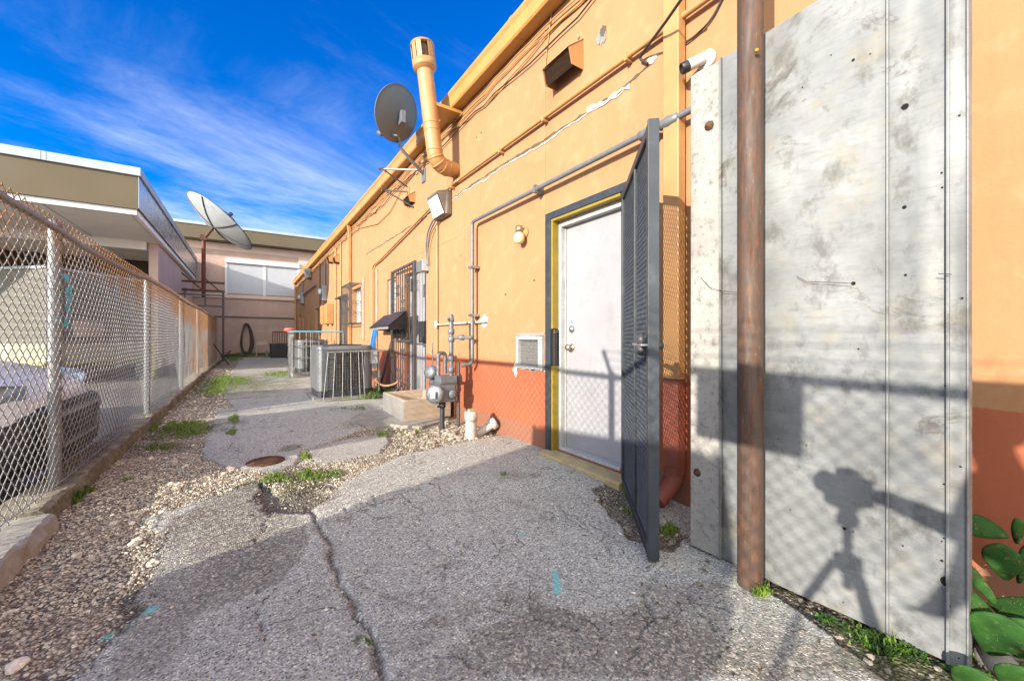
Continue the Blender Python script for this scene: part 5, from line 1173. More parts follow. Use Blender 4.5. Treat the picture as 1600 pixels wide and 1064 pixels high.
# white dish on its red rusted mast, held off the pink building by two bars
dy = 22.0; pt = Vector(onplane(318, 450, -1.56)); MX = -1.56
t = thing('large_satellite_dish', 'large pale round satellite dish on a red rusty mast beyond the fence', 'satellite dish', (MX, dy, 2.4))
ztop = onplane(318, 372, MX)[2]; zbot = onplane(318, 455, MX)[2]
MB().tube([(MX, dy, zbot - .25), (MX, dy, ztop)], .075, 12).build('mast', M['redrust'], t)
b = MB()
for py, ln in ((441, .62), (454, .62)):
    z = onplane(318, py, MX)[2]; b.bar((-2.32, dy - .05, z), (MX + .75, dy - .05, z), .09, .08)
b.bar((-2.32, dy - .05, zbot + .75), (MX, dy - .05, zbot), .05, .05); b.bar((MX + .6, dy - .05, zbot), (MX, dy - .05, zbot + .6), .05, .05)
b.build('bracket_bar', M['rust'], t)
o0 = Vector((-1.09, 21.6, 5.92)); ax = (Vector((CS, -SN, 0)) * .44 + Vector((SN, CS, 0)) * .44 + Vector((0, 0, .70))).normalized()
mb = MB(); dish(mb, Vector((0,0,0)), ax, 1.50, .34, .02, 44); mb.v = [tuple(Vector(v) + o0 - ax * .12) for v in mb.v]; mb.build('reflector', M['dish_white'], t)
a = ax.cross(Vector((0,0,1))).normalized(); e = ax.cross(a); b = MB()
for k in range(6):
    th = k / 6 * 6.283 + .3; v = a * math.cos(th) + e * math.sin(th)
    b.tube([o0 + v * 1.50 * q + ax * (.34 * q * q - .14 - .012) for q in (0, .25, .5, .75, 1)], .032, 6)
    b.tube([o0 + v * 1.50 * q + ax * (.34 * q * q - .12 + .010) for q in (0, .25, .5, .75, 1)], .010, 6)
b.lathe([(1.50, .0), (1.53, .0), (1.53, .03), (1.50, .03)], o0 + ax * .205, ax, 44); b.build('rib', M['bars'], t)
fp = o0 + ax * .75; b = MB()
for k in range(3):
    th = k / 3 * 6.283 + .9; v = a * math.cos(th) + e * math.sin(th); b.tube([o0 + v * 1.46 + ax * .20, fp], .016, 6)
b.build('feed_strut', M['bars'], t); MB().lathe([(0,-.1),(.07,-.09),(.08,.1),(0,.12)], fp, ax, 12).build('feed_horn', M['bars'], t)
b = MB(); b.tube([(MX, dy, ztop - .05), o0 - ax * .14], .06, 8); b.box((MX - .12, dy - .12, ztop - .1), (MX + .12, dy + .12, ztop + .14)); b.build('mount', M['rust'], t)

# ------------------------------------------------------------------ condensers, guards and things by the far part of the yellow wall
def condenser(name, label, x0, y0, w, d, h, z=.06, rr=.15):
    t = thing(name, label, 'air conditioner', (x0 + w / 2, y0 + d / 2, 0)); cx, cy = x0 + w / 2, y0 + d / 2
    def ring(zz, k, rad=rr): return rsquare(cx, cy, zz, w / 2 * k, d / 2 * k, rad, 5)
    def loft(ls, m, nm, bev=0):
        mb = MB(); n = len(ls[0]); vs = [p for l in ls for p in l]
        mb.add(vs, [(i * n + k, i * n + (k + 1) % n, (i + 1) * n + (k + 1) % n, (i + 1) * n + k) for i in range(len(ls) - 1) for k in range(n)], True)
        mb.add(ls[0], [tuple(range(n - 1, -1, -1))]); mb.add(ls[-1], [tuple(range(n))]); return mb.build(nm, m, t)
    loft([ring(z, 1.02), ring(z + .10, 1.02)], M['acbase'], 'base')
    loft([ring(z + .10, .93), ring(z + h - .05, .93)], M['acfin'], 'coil')
    loft([ring(z + h - .075, 1.02), ring(z + h - .03, 1.03), ring(z + h - .008, 1.0), ring(z + h, .94, .07)], M['acgrey'], 'top_cover')
    l = MB(); n = int((h - .19) / .05)
    for i in range(n):
        zz = z + .115 + i * .05; a, b_ = ring(zz, 1.0), ring(zz + .008, .985); k = len(a)
        l.add(a + b_ + ring(zz - .004, .945), [(q, (q + 1) % k, k + (q + 1) % k, k + q) for q in range(k)] + [(q, 2 * k + q, 2 * k + (q + 1) % k, (q + 1) % k) for q in range(k)], False)
    l.build('louvre', M['acfin'], t)
    for k in range(13):
        x_ = x0 + .20 + (w - .36) * k / 12; gb = MB(); gb.tube([(x_, y0 + .004, z + .1), (x_, y0 + .004, z + h - .08)], .003, 5); gb.build('grille_bar', M['acgrey'], t)
    lv = MB()
    for i in range(int((h - .2) / .03)): zz = z + .12 + i * .03; lv.prism([(x0 + .10, y0 - .002, zz), (x0 + .24, y0 - .004, zz), (x0 + .24, y0 + .014, zz + .016), (x0 + .10, y0 + .014, zz + .016)], (0, 0, .006))
    lv.build('corner_louvre', M['acgrey'], t)
    p = MB()
    for sx, sy in ((-1, -1), (1, -1), (-1, 1), (1, 1)):
        a = [q for q in rsquare(cx, cy, z + .1, w / 2 * 1.008, d / 2 * 1.008, rr, 5)]
        k = {(1, 1): 0, (-1, 1): 6, (-1, -1): 12, (1, -1): 18}[(sx, sy)]
        seg = [Vector(a[(k + i) % 24]) for i in range(6)]; seg2 = [Vector((cx + (v.x - cx) * .96, cy + (v.y - cy) * .96, v.z)) for v in seg]
        p = MB(); p.prism(seg + seg2[::-1], (0, 0, h - .17)); p.build('corner_post', M['acgrey'], t)
    # wide service panel at one corner
    MB().box((x0 - .005, y0 + d * .18, z + .1), (x0 + .02, y0 + d * .99, z + h - .075)).build('service_panel', M['acgrey'], t, .004)
    g = MB()
    for q in (.08, .14, .2, .26, .32): g.lathe([(q, 0), (q + .006, .005), (q, .01), (q - .006, .005)], (cx, cy, z + h + .002), (0, 0, 1), 30)
    for k in range(8): g.bar((cx, cy, z + h + .006), (cx + .34 * math.cos(k * .785), cy + .34 * math.sin(k * .785), z + h + .006), .008, .006)
    g.build('fan_grille', M['black'], t); return t
condenser('condenser', 'big rounded grey air conditioner condenser nearest the camera by the orange wall', .96, 7.08, .88, .84, .84)
MB_ = MB().box((.90, 6.98, -.02), (1.95, 8.0, .055)).build('pad', M['concrete'], None, .01); tag(MB_, 'concrete pad under the big grey condenser', 'pad')
t = thing('service_disconnect', 'small pale electrical disconnect boxes behind the big condenser', 'electrical box', (1.86, 7.2, .6))
MB().box((1.80, 7.12, .58), (1.92, 7.22, .80)).build('box', M['white_worn'], t, .004); MB().box((1.82, 7.10, .50), (1.91, 7.19, .575)).build('box', M['galv'], t, .004); MB().box((1.93, 7.15, -.02), (1.96, 7.2, .8)).build('post', M['rod'], t); MB().box((1.78, 7.22, .32), (2.0, 7.3, .44)).build('bracket', M['rod'], t)
pipe('line_set', 'pair of insulated copper lines looping from the big condenser to the wall', 'pipe', [(1.78, 7.2, .40), (1.98, 7.05, .18), (2.14, 6.95, .20), (2.25, 6.85, .30), (2.27, 6.85, .55)], .018, M['wood'], .1)
pipe('drain_hose', 'dark hose lying from the condenser to the wall below the copper lines', 'hose', [(1.7, 7.0, .06), (1.95, 6.8, .04), (2.15, 6.78, .12), (2.25, 6.74, .25)], .022, M['cable'], .1)
# leaning rod guard in front of the big condenser
t = thing('rod_guard', 'leaning pale rod guard panel in front of the big condenser', 'guard', (1.3, 6.95, 0), 'condenser rod guards')
b = MB(); tops = (513, 524, 536, 548, 560, 566); bots = (505, 520, 535, 549, 563, 570)
def at_y(px, y): u = (px - 800) / F_PX; return y * (u * CS + SN) / (CS - u * SN)
for a, c in zip(tops, bots): b.tube([(at_y(c, 6.93), 6.93, -.01), (at_y(a, 7.03), 7.03, .80)], .006, 6)
b.build('rod', M['rod'], t)
u = (511 - 800) / F_PX; xa = 7.0 * (u * CS + SN) / (CS - u * SN); b = MB(); b.bar((xa, 7.02, .80), (xa + .95, 7.02, .81), .02, .02); b.bar((1.02, 6.93, .03), (1.85, 6.93, .03), .03, .02); b.build('rail', M['rod'], t)
condenser('condenser', 'smaller grey condenser standing inside the rod cage', 1.12, 11.85, .76, .76, .86, .10)
MB_ = MB().box((1.0, 11.7, -.02), (2.2, 13.0, .095)).build('pad', M['concrete'], None, .01); tag(MB_, 'concrete pad under the caged condenser', 'pad')
t = thing('rod_cage', 'rod cage with a blue painted top rail round the smaller condenser', 'guard', (1.5, 12, 0), 'condenser rod guards')
b = MB(); X0, X1, Y0, Y1, ZT = 1.0, 2.2, 11.6, 13.2, 1.16
for x in np.arange(X0, X1 + .01, .15): b.tube([(x, Y0, .02), (x, Y0, ZT)], .008, 6)
for y in np.arange(Y0 + .12, Y1, .22): b.tube([(X0, y, .02), (X0, y, ZT)], .008, 6)
b.build('rod', M['rod'], t)
b = MB()
for z in (.12, .5, .8): b.bar((X0, Y0 - .014, z), (X1, Y0 - .014, z), .014, .02); b.bar((X0 - .014, Y0, z), (X0 - .014, Y1, z), .014, .02)
for x in np.arange(X0, X1, .4): b.tube([(x, Y0 - .03, .02), (x, Y0 - .03, ZT)], .010, 6)
b.build('rail', M['galv'], t)
b = MB(); b.tube([(X0, Y0, ZT + .02), (X1, Y0, ZT + .02)], .022, 8); b.tube([(X0, Y0, ZT + .02), (X0, Y1, ZT + .02)], .022, 8); b.build('top_rail', M['teal'], t)
b = MB(); b.bar((X0 - .10, Y0 - .12, 0), (X0 - .04, Y0 - .05, 1.05), .06, .05); tag(b.build('post', M['galv']), 'pale leaning post at the near corner of the rod cage', 'post')
mb = MB(); mb.lathe([(0, .0), (.12, .0), (.16, .05), (.13, .10), (0, .12)], (X0 + .03, Y1 - .3, ZT + .03), (0, 0, 1), 14); tag(mb.build('bucket_lid', M['red']), 'red plastic lid lying on the corner of the rod cage', 'lid')
# open barred gate flat against the wall, the two black hoods on it
def scroll(mb, c, r, d, u, s=1):
    mb.tube([c + d * (s * r * (1 - k / 14) * math.cos(k * .62)) + u * (r * (1 - k / 14) * math.sin(k * .62)) for k in range(13)], .006, 5)
def bar_gate(name, label, a, b_, z0, z1, nb, scrolls, group=None):
    a, b_ = Vector(a), Vector(b_); L = (b_ - a).length; d = (b_ - a).normalized(); u = Vector((0, 0, 1)); n = Vector((-d.y, d.x, 0))
    t = thing(name, label, 'gate', tuple(a), group); f = MB()
    for s in (0, L): f.bar(a + d * s + u * z0, a + d * s + u * z1, .045, .045, n)
    for z in (z0 + .02, z1 - .02): f.bar(a + d * .023 + u * z, a + d * (L - .023) + u * z, .04, .035)
    f.build('frame', M['bars'], t, .002); r_ = MB()
    for k in range(1, nb): r_.bar(a + d * (L * k / nb) + u * (z0 + .04), a + d * (L * k / nb) + u * (z1 - .04), .014, .014, n)
    for z in (z0 + (z1 - z0) * .42,): r_.bar(a + d * .023 + u * z, a + d * (L - .023) + u * z, .012, .02)
    r_.build('bar', M['bars'], t)
    for s, z in scrolls:
        c = MB()
        for sg in (1, -1):
            for up in (.055, -.055): scroll(c, a + d * (L * s + sg * .045) + u * (z + up) - n * .0, .045, d, u * (1 if up > 0 else -1), sg)
        c.bar(a + d * (L * s) + u * (z - .11), a + d * (L * s) + u * (z + .11), .012, .012, n); c.bar(a + d * (L * s - .07) + u * z, a + d * (L * s + .07) + u * z, .008, .012, n); c.build('scroll', M['bars'], t)
    return t
bar_gate('barred_gate', 'grey wrought iron barred gate with scrolls standing in front of the white door', (2.17, 5.95, 0), (2.20, 7.2, 0), .08, 2.23, 10, [(.3, 1.95), (.72, 1.85), (.5, 1.58), (.5, .75), (.25, .35), (.7, .4), (.4, 1.05), (.75, 1.1)])
b = MB(); b.box((2.13, 5.98, .95), (2.16, 6.03, 1.12)); b.box((2.13, 5.98, 1.75), (2.16, 6.03, 1.95)); tag(b.build('hinge_plate', M['darkgrey']), 'dark hinge plates on the edge of the barred gate', 'hinge')
def hood_box(label, ya, yb, x0, x1, z0, z1):
    t = thing('metal_hood', label, 'hood', (x1, ya, z0), 'black slanted hoods by the barred gate'); b = MB(); zz = z0 + .05
    b.add([(x1,ya,z1),(x1,yb,z1),(x0,yb,zz),(x0,ya,zz)] + [(x1,ya,z1-.01),(x1,yb,z1-.01),(x0+.01,yb,zz-.01),(x0+.01,ya,zz-.01)], [(0,1,2,3),(7,6,5,4),(0,3,7,4),(1,5,6,2),(0,4,5,1)]); b.prism([(x1,ya,z1),(x0,ya,zz),(x0,ya,z0),(x1,ya,z0)], (0,.008,0)); b.prism([(x1,yb,z1),(x0,yb,zz),(x0,yb,z0),(x1,yb,z0)], (0,-.008,0)); b.build('hood', M['blackhood'], t)
    MB().box((x0, ya + .009, z0), (x0 + .012, yb - .009, zz - .012)).build('lip', M['rod'], t)
    return t
hood_box('larger black slanted metal hood mounted on the front of the barred gate', 6.25, 6.95, 1.85, 2.14, 1.17, 1.47)
hood_box('smaller black slanted metal hood on the wall under the window behind the gate', 7.30, 7.95, 1.98, 2.27, 1.17, 1.47)
b = MB(); 
for k in range(6): b.box((2.10, 6.35 + k * .09, 1.02), (2.15, 6.39 + k * .09, 1.165))
tag(b.build('tool_rack', M['black']), 'row of short dark brushes hanging under the larger black hood', 'rack')
# blue poles leaning
for k, (pb_, pt_, lab) in enumerate(((589, 594, 'bright blue pole leaning on the wall, nearer of the pair'), (585, 590, 'bright blue pole leaning on the wall, farther of the pair'))):
    y_ = W(pb_, 560)[1]; b = MB().bar((2.05, y_ - .1, .0), (2.245, y_ - .05 - .05 * k, 1.18), .05, .05); tag(b.build('leaning_pole', M['bluepaint']), lab, 'pole', 'blue poles leaning on the wall')
b = MB().bar((2.06, 7.55, 0), (2.26, 7.45, .95), .035, .035); tag(b.build('leaning_pole', M['darkgrey']), 'dark thin pole leaning beside the blue poles', 'pole')
bar_gate('barred_gate', 'grey barred security gate with scrolls in the door beyond the big condenser', (2.22, 11.05, 0), (2.22, 12.1, 0), .05, 2.15, 7, [(.3, 1.75), (.7, 1.75), (.5, 1.0), (.3, .5), (.7, .5)])
b = MB(); b.prism([(2.275, 11.0, 2.20), (2.08, 11.0, 2.14), (2.08, 11.0, 2.11), (2.275, 11.0, 2.11)], (0, 1.2, 0)); tag(b.build('door_canopy', M['bars']), 'narrow grey lintel hood over the farther barred door', 'canopy')
t = thing('window_grille', 'box shaped wrought iron window guard beyond the bare wall boards', 'window guard', (2.27, 9.85, 1.35)); b = MB(); X0 = 2.02
for y in np.linspace(9.85, 10.85, 9):
    b.tube([(2.27, y, 2.32), (X0, y, 2.30), (X0, y, 1.38), (2.27, y, 1.36)], .008, 5, smooth=False)
b.build('bar', M['bars'], t); b = MB()
for z in (1.37, 2.31):
    b.bar((X0, 9.83, z), (X0, 10.87, z), .025, .02)
    for y in (9.84, 10.86): b.bar((2.27, y, z), (X0, y, z), .02, .02)
for y in (9.84, 10.86): b.bar((X0, y, 1.37), (X0, y, 2.31), .025, .025)
b.build('frame', M['bars'], t)
for y in (10.05, 10.35, 10.65):
    for z in (1.7, 1.95): b = MB(); scroll(b, Vector((X0 - .005, y, z)), .07, Vector((0,1,0)), Vector((0,0,1))); b.build('scroll', M['bars'], t)
for y in (9.84,):
    for x in (2.09, 2.2):
        for z in (1.6, 1.85, 2.1): b = MB(); scroll(b, Vector((x, y, z)), .06, Vector((1,0,0)), Vector((0,0,1))); b.build('scroll', M['bars'], t)
for k, (px, z0_, z1_, lab) in enumerate(((569, .98, 2.42, 'longer narrow grey brown board fixed upright on the yellow wall'), (590, 1.35, 2.45, 'shorter narrow grey brown board fixed upright on the yellow wall'))):
    y_ = W(px, 480)[1]; b = MB().box((WX - .03, y_ - .075, z0_), (WX - .001, y_ + .075, z1_)); tag(b.build('board', mat('grey_brown_board' if k == 0 else 'grey_brown_board_b', (.36, .255, .18), .8, 0, .2)), lab, 'board')
for k, (px, lab) in enumerate(((513, 'farther yellow metal cabinet on the shaded wall'), (520, 'nearer yellow metal cabinet where the sunlight ends'))):
    y_ = W(px, 490)[1]; t = thing('metal_cabinet', lab, 'cabinet', (WX, y_, 1.45), 'yellow wall cabinets'); MB().box((WX - .22, y_ - .16, 1.45), (WX - .001, y_ + .16, 2.08)).build('box', M['yellow_paint'], t, .02); MB().box((WX - .235, y_ - .13, 1.49), (WX - .221, y_ + .13, 2.04)).build('door', M['yellow_gutter'], t, .004)
for k, (px, py, lab) in enumerate(((510, 458, 'nearer grey electricity meter on the shaded wall'), (475, 466, 'farther grey electricity meter on the shaded wall'))):
    _, y_, z_ = W(px, py); t = thing('electric_meter', lab, 'meter', (WX, y_, z_), 'grey electricity meters'); MB().box((WX - .16, y_ - .2, z_ - .28), (WX - .001, y_ + .2, z_ + .25)).build('box', M['galv'], t, .02); MB().lathe([(0,0),(.11,0),(.11,.06),(.07,.10),(0,.11)], (WX - .16, y_, z_ + .03), (-1,0,0), 16).build('dial', M['winglass'], t)
    pipe('conduit', '', '', [(WX - .05, y_, z_ + .25), (WX - .05, y_, 3.6)], .03, M['galv_pipe'], parent=t)
_, ya, za_ = W(474, 452); _, yb, zb_ = W(497, 432)
pipe('conduit', 'grey conduit running level along the shaded far part of the wall', 'conduit', [(2.22, 17.0, 3.05), (2.22, 24.3, 3.0)], .03, M['galv_pipe'])
for px, lab in ((526, 'thin painted conduit on the wall beside the yellow cabinets'), (534, 'thin painted conduit beyond the orange downspout'), (501, 'dark conduit dropping down the shaded wall beyond the cabinets')):
    y_ = W(px, 450)[1]; pipe('conduit', lab, 'conduit', [(2.25, y_, 3.75), (2.25, y_, .1)], .022, M['cable_y'] if px > 505 else M['bars'])

# ------------------------------------------------------------------ prickly pear behind the panel edge
def pad(mb, base, up, face, L, Wd, th):
    up = Vector(up).normalized(); face = Vector(face); face = (face - up * face.dot(up)).normalized(); s = up.cross(face); base = Vector(base); n = 20; rows = []
    prof = [(.0,.16),(.08,.34),(.2,.55),(.36,.80),(.55,.98),(.7,1.0),(.84,.86),(.93,.62),(.985,.3),(1.0,.06)]
    vs = []
    for h, w in prof:
        for k in range(n):
            a = k / n * 6.283; w_ = w * (1 + .04 * math.sin(5 * h + k))
            bend = math.sin(h * 2.4) * .05 * L
            vs.append(base + up * (h * L) + s * (math.cos(a) * Wd / 2 * w_) + face * (math.sin(a) * th / 2 * (.35 + .65 * w) + bend))
    fs = [(i * n + k, i * n + (k + 1) % n, (i + 1) * n + (k + 1) % n, (i + 1) * n + k) for i in range(len(prof) - 1) for k in range(n)]
    mb.add(vs, fs, True); mb.add(vs[:n], [tuple(range(n - 1, -1, -1))]); mb.add(vs[-n:], [tuple(range(n))])
CT = thing('cactus', 'green prickly pear cactus growing between the metal panel and the wall', 'cactus', (2.08, .12, 0))
def CP(px, py, d): return Vector(onplane(px, py, d))
pads = [((1575,838),(1512,808),2.10,.11,(-.8,-.5,.3)), ((1588,848),(1590,806),2.14,.06,(-.6,-.8,0)), ((1572,905),(1565,845),2.08,.13,(-.95,-.2,.1)), ((1592,910),(1602,848),2.12,.09,(-.5,-.8,.1)),
        ((1562,950),(1500,868),1.98,.07,(-.5,-.8,.3)), ((1552,962),(1494,912),1.93,.09,(-.9,-.3,.3)), ((1545,940),(1640,962),1.98,.15,(-.8,-.3,.5)), ((1545,1020),(1572,955),1.92,.19,(-.95,-.2,.1)), ((1588,1025),(1606,960),1.95,.17,(-.9,-.3,.2)), ((1500,1078),(1542,1040),1.80,.15,(-.6,-.4,.7)), ((1580,1085),(1612,1035),1.88,.17,(-.85,-.3,.4)), ((1530,1068),(1500,1000),2.02,.10,(-.9,-.3,.2))]
sp = MB()
for b0, t0, d, wd, fc in pads:
    a, e = CP(*b0, d), CP(*t0, d); u = e - a; e = e + Vector((-.05, 0, 0)); mb = MB(); pad(mb, a, e - a, fc, max((e - a).length, .08) * 1.08, wd * .66, .022); mb.build('pad', M['cactus'], CT)
    f_ = Vector(fc).normalized(); s_ = (e - a).normalized().cross(f_)
    for k in range(7):
        h = random.uniform(.15, .95); o = random.uniform(-.42, .42); p = a + (e - a) * h + s_ * o * wd * math.sin(min(h, .97) * 2.6 + .3) + f_ * .016 * -1
        p = a + (e - a) * h + s_ * o * wd * .8 + f_ * .015
        for q in range(3): sp.tube([p, p + (f_ + Vector((random.uniform(-.6,.6), random.uniform(-.6,.6), random.uniform(-.6,.6)))) * .010], .0006, 3, False)
tag(sp.build('spine', M['wood'], CT), kind='stuff')
rk = MB()
for (px, py, d, q) in ((1570,978,2.06,.05),(1530,1000,2.1,.04),(1555,1040,2.0,.05)):
    bv, bf = ico(2); c = CP(px, py, d); c.z = max(.0, min(c.z, .06)); rk.add([tuple(Vector(v) * q * (1 + .3 * mnoise.noise(Vector(v) * 2 + c)) + c) for v in bv], [tuple(int(i) for i in f) for f in bf], True)
tag(rk.build('rock', M['concrete']), 'grey rocks lying in the dark soil under the cactus', 'rock', kind='stuff')

# ------------------------------------------------------------------ cars in the lot, the unseen ones set for their shadows
def make_car(name, label, nose, yc, wid, ln, hood_z, roof_z, m, zlot=-.13, van=False, dark_front=True, clad=.5):
    """car with its nose towards +x; sections along the length, closed shell"""
    t = thing(name, label, 'car' if not van else 'van', (nose - ln / 2, yc, zlot)); hw = wid / 2
    bz = .32
    if van: st = [(0,.72,.55,.9),(.10,.9,.34,1.05),(.35,.97,.3,1.12),(.8,1,.3,1.22),(1.5,1,.3,1.25),(ln-.4,1,.3,1.25),(ln,.96,.42,1.22)]
    else: st = [(0,.60,.40,.60),(.05,.72,.24,.68),(.16,.84,.20,hood_z-.16),(.34,.92,.20,hood_z-.08),(.75,.97,.21,hood_z),(1.25,1.0,.21,hood_z+.06),(1.7,1.0,.2,hood_z+.10),(2.6,1.0,.2,hood_z+.12),(3.6,1.0,.2,hood_z+.13),(ln-.5,.97,.22,hood_z+.12),(ln-.12,.88,.28,hood_z+.05),(ln,.78,.4,hood_z-.06)]
    def sec(x, k, z0, z1, crown=.05):
        w = hw * k; zm = z0 + (z1 - z0) * .55
        half = [(0, z0), (.55 * w, z0), (.86 * w, z0 + .03), (.96 * w, z0 + .12), (1.0 * w, zm), (.985 * w, z1 - .12), (.94 * w, z1 - .045), (.80 * w, z1 - .008), (.45 * w, z1 + crown * .7), (0, z1 + crown)]
        full = half + [(-a, b) for a, b in half[-2:0:-1]]
        return [(nose - x, yc + a, zlot + b) for a, b in full]
    mb = MB(); S_ = [sec(x, k, a, b) for x, k, a, b in st]; n = len(S_[0]); vs = [p for s in S_ for p in s]
    mb.add(vs, [(i * n + k, i * n + (k + 1) % n, (i + 1) * n + (k + 1) % n, (i + 1) * n + k) for i in range(len(S_) - 1) for k in range(n)], True)
    mb.add(S_[0], [tuple(range(n))]); mb.add(S_[-1], [tuple(range(n - 1, -1, -1))])
    o = mb.build('body', m, t); sd = o.modifiers.new('sub', 'SUBSURF'); sd.levels = sd.render_levels = 2
    hz = zlot + (hood_z + .10 if not van else 1.2); rz = zlot + roof_z; x1, x2, x3, x4 = ((nose - 1.25, nose - 2.15, nose - ln + 1.25, nose - ln + .45) if not van else (nose - .55, nose - 1.35, nose - ln + .2, nose - ln + .02))
    g = MB(); a = .90 * hw; b = (.84 if roof_z > 1.8 else .70) * hw if not van else .82 * hw
    lo = [(x1, a), (x4, a), (x4, -a), (x1, -a)]; hi = [(x2, b), (x3, b), (x3, -b), (x2, -b)]
    g.add([(x, yc + y, hz - .03) for x, y in lo] + [(x, yc + y, rz - .03) for x, y in hi], [(0,1,5,4),(1,2,6,5),(2,3,7,6),(3,0,4,7)]); g.build('window_band', M['glass_dark'] if not van else m, t, .03)
    r_ = MB(); r_.add([(x + (.08 if x == x2 else -.08), yc + y * 1.03, rz - .04) for x, y in hi] + [(x, yc + y * .9, rz + .03) for x, y in hi], [(0,1,2,3),(4,7,6,5),(0,4,5,1),(1,5,6,2),(2,6,7,3),(3,7,4,0)]); r_.build('roof', m, t, .02)
    p = MB()
    for sg in (1, -1): p.bar((x1 + .01, yc + sg * a, hz - .02), (x2, yc + sg * b, rz), .05, .06); p.bar((x4, yc + sg * a, hz - .02), (x3, yc + sg * b, rz), .08, .10)
    p.build('pillar', m, t)
    xr = (.80, ln - .85)
    for xw in xr:
        for sg in (1, -1):
            c = (nose - xw, yc + sg * (hw - .20), zlot + bz); w = MB().lathe([(.2,0),(.30,0),(.325,.03),(.325,.17),(.30,.20),(.2,.20)], c, (0, sg, 0), 28).build('wheel', M['tyre'], t)
            MB().lathe([(0,.17),(.06,.185),(.08,.175),(.19,.185),(.205,.2),(.205,.17)], c, (0, sg, 0), 20).build('rim', M['steel'], w)
    for sg in (1, -1):
        h = MB(); A = [(-.30, .97, .02), (-.17, .87, .0), (-.085, .62, -.02), (-.10, .60, -.13), (-.18, .86, -.12), (-.30, .975, -.10)]
        if van: A = [(x * .4 + .03, y, z) for x, y, z in A]
        zb = zlot + (hood_z - .13 if not van else .95)
        pts = [(nose + x + .02, yc + sg * hw * y * .985, zb + z) for x, y, z in A]; h.prism(pts, (-.06, -.0 * sg, 0)); h.build('headlight', M['lens'], t, .01)
    f = MB(); zg = zlot + .36
    f.add([(nose + .004, yc + s_ * hw * .52, zg + .20) for s_ in (-1, 1)] + [(nose + .004, yc + hw * .40, zg), (nose + .004, yc - hw * .40, zg)], [(0,1,2,3)]); 
    gr = MB(); gr.prism([(nose - .01, yc - hw * .50, zg + .19), (nose - .01, yc + hw * .50, zg + .19), (nose - .01, yc + hw * .38, zg + .01), (nose - .01, yc - hw * .38, zg + .01)], (.03, 0, 0)); g_ = gr.build('grille', M['black'], t, .006)
    s = MB(); P = [(nose + .022, yc - hw * .52, zg + .205), (nose + .022, yc + hw * .52, zg + .205), (nose + .022, yc + hw * .40, zg - .005), (nose + .022, yc - hw * .40, zg - .005)]
    for q, w in zip(P, P[1:] + P[:1]): s.bar(q, w, .03, .03, (1, 0, 0))
    s.build('surround', M['steel'], g_)
    if dark_front:
        b2 = MB(); lw = [sec(x + .0, k * 1.012, a - .01, clad, .0) for x, k, a, b in [(-.015,.60,.24,.5),(.04,.72,.22,.5),(.16,.845,.19,.5),(.34,.925,.19,.5),(.75,.975,.2,.5),(1.25,1.0,.2,.5),(2.6,1.0,.2,.5),(3.6,1.0,.2,.5),(ln-.5,.98,.2,.5)]]; vs = [p for s in lw for p in s]; n = len(lw[0])
        b2.add(vs, [(i * n + k, i * n + (k + 1) % n, (i + 1) * n + (k + 1) % n, (i + 1) * n + k) for i in range(len(lw) - 1) for k in range(n)], True); b2.add(lw[0], [tuple(range(n))]); b2.build('lower_cladding', M['black'], t)
    return t
make_car('parked_car', 'white car parked nose up to the fence at the left edge', -1.05, 4.22, 1.74, 3.9, .93, 1.44, M['car_white'], zlot=-.03, clad=.64)
suv = make_car('parked_car', 'unseen silver grey tall car, sized for its shadow, parked beside the camera behind the fence', -1.35, .07, 2.1, 4.8, 1.15, 2.12, M['car_grey'], dark_front=False)
suv.rotation_euler.z = R(18.5)  # out of view; size and turn fitted to the shadow it casts
shade_car = make_car('parked_car', 'unseen grey low hatchback added for its shade, parked beyond the tall silver car', -1.55, -2.05, 1.75, 3.9, .93, 1.5, M['car_grey'], zlot=-.03, dark_front=False); shade_car.rotation_euler.z = R(18.5)  # unseen car added to shade the near asphalt
make_car('unseen_van', 'unseen pale van added for its shade further back in the neighbouring lot', -4.7, 5.87, 2.1, 5.2, 1.0, 2.25, M['car_van'], van=True, dark_front=False)  # unseen van added to cast the farther shade across the alley

# ------------------------------------------------------------------ camera on its tripod and the photographer, seen by their shadow
FW = Vector((SN, CS, 0)); RT = Vector((CS, -SN, 0)); OC = Vector((0, 0, CAM_H))
t = thing('photo_camera', 'black camera with a wide lens on the tripod', 'camera', tuple(OC - FW * .1))
Rz = Matrix.Rotation(-YAW, 3, 'Z')
b = MB(); b.box(tuple(OC - FW * .14 - Vector((.07, .032, .05))), tuple(OC - FW * .14 + Vector((.07, .032, .05))), Rz); b.box(tuple(OC - FW * .14 + Vector((-.028, -.03, .05))), tuple(OC - FW * .14 + Vector((.028, .03, .085))), Rz); b.build('body', M['black'], t, .008)
MB().lathe([(.036, 0), (.036, .06), (.042, .065), (.042, .085), (.036, .085), (.03, .05), (0, .048)], OC - FW * .108, FW, 24).build('lens', M['black'], t)
t = thing('tripod', 'dark photographic tripod standing under the camera', 'tripod', (-.08, -.12, 0)); hb = OC - FW * .14
b = MB(); b.tube([hb - Vector((0,0,.36)), hb - Vector((0,0,.12))], .016, 10); b.lathe([(0,-.13),(.03,-.125),(.036,-.1),(.026,-.075),(.032,-.06),(.032,-.0505),(0,-.0503)], hb, (0,0,1), 16); b.lathe([(.02,-.30),(.045,-.29),(.045,-.24),(.02,-.23)], hb, (0,0,1), 12); b.build('head', M['black'], t)
for k in range(3):
    a = YAW_ = math.atan2(FW.y, FW.x) + R(180 + 120 * k); e = Vector((math.cos(a), math.sin(a), 0)); p = hb - Vector((0, 0, .27)) + e * .04; q = Vector((hb.x, hb.y, 0)) + e * .42
    MB().tube([p, p + (q - p) * .5, p + (q - p) * .501, q], [.016, .016, .012, .011], 8).build('leg', M['black'], t)
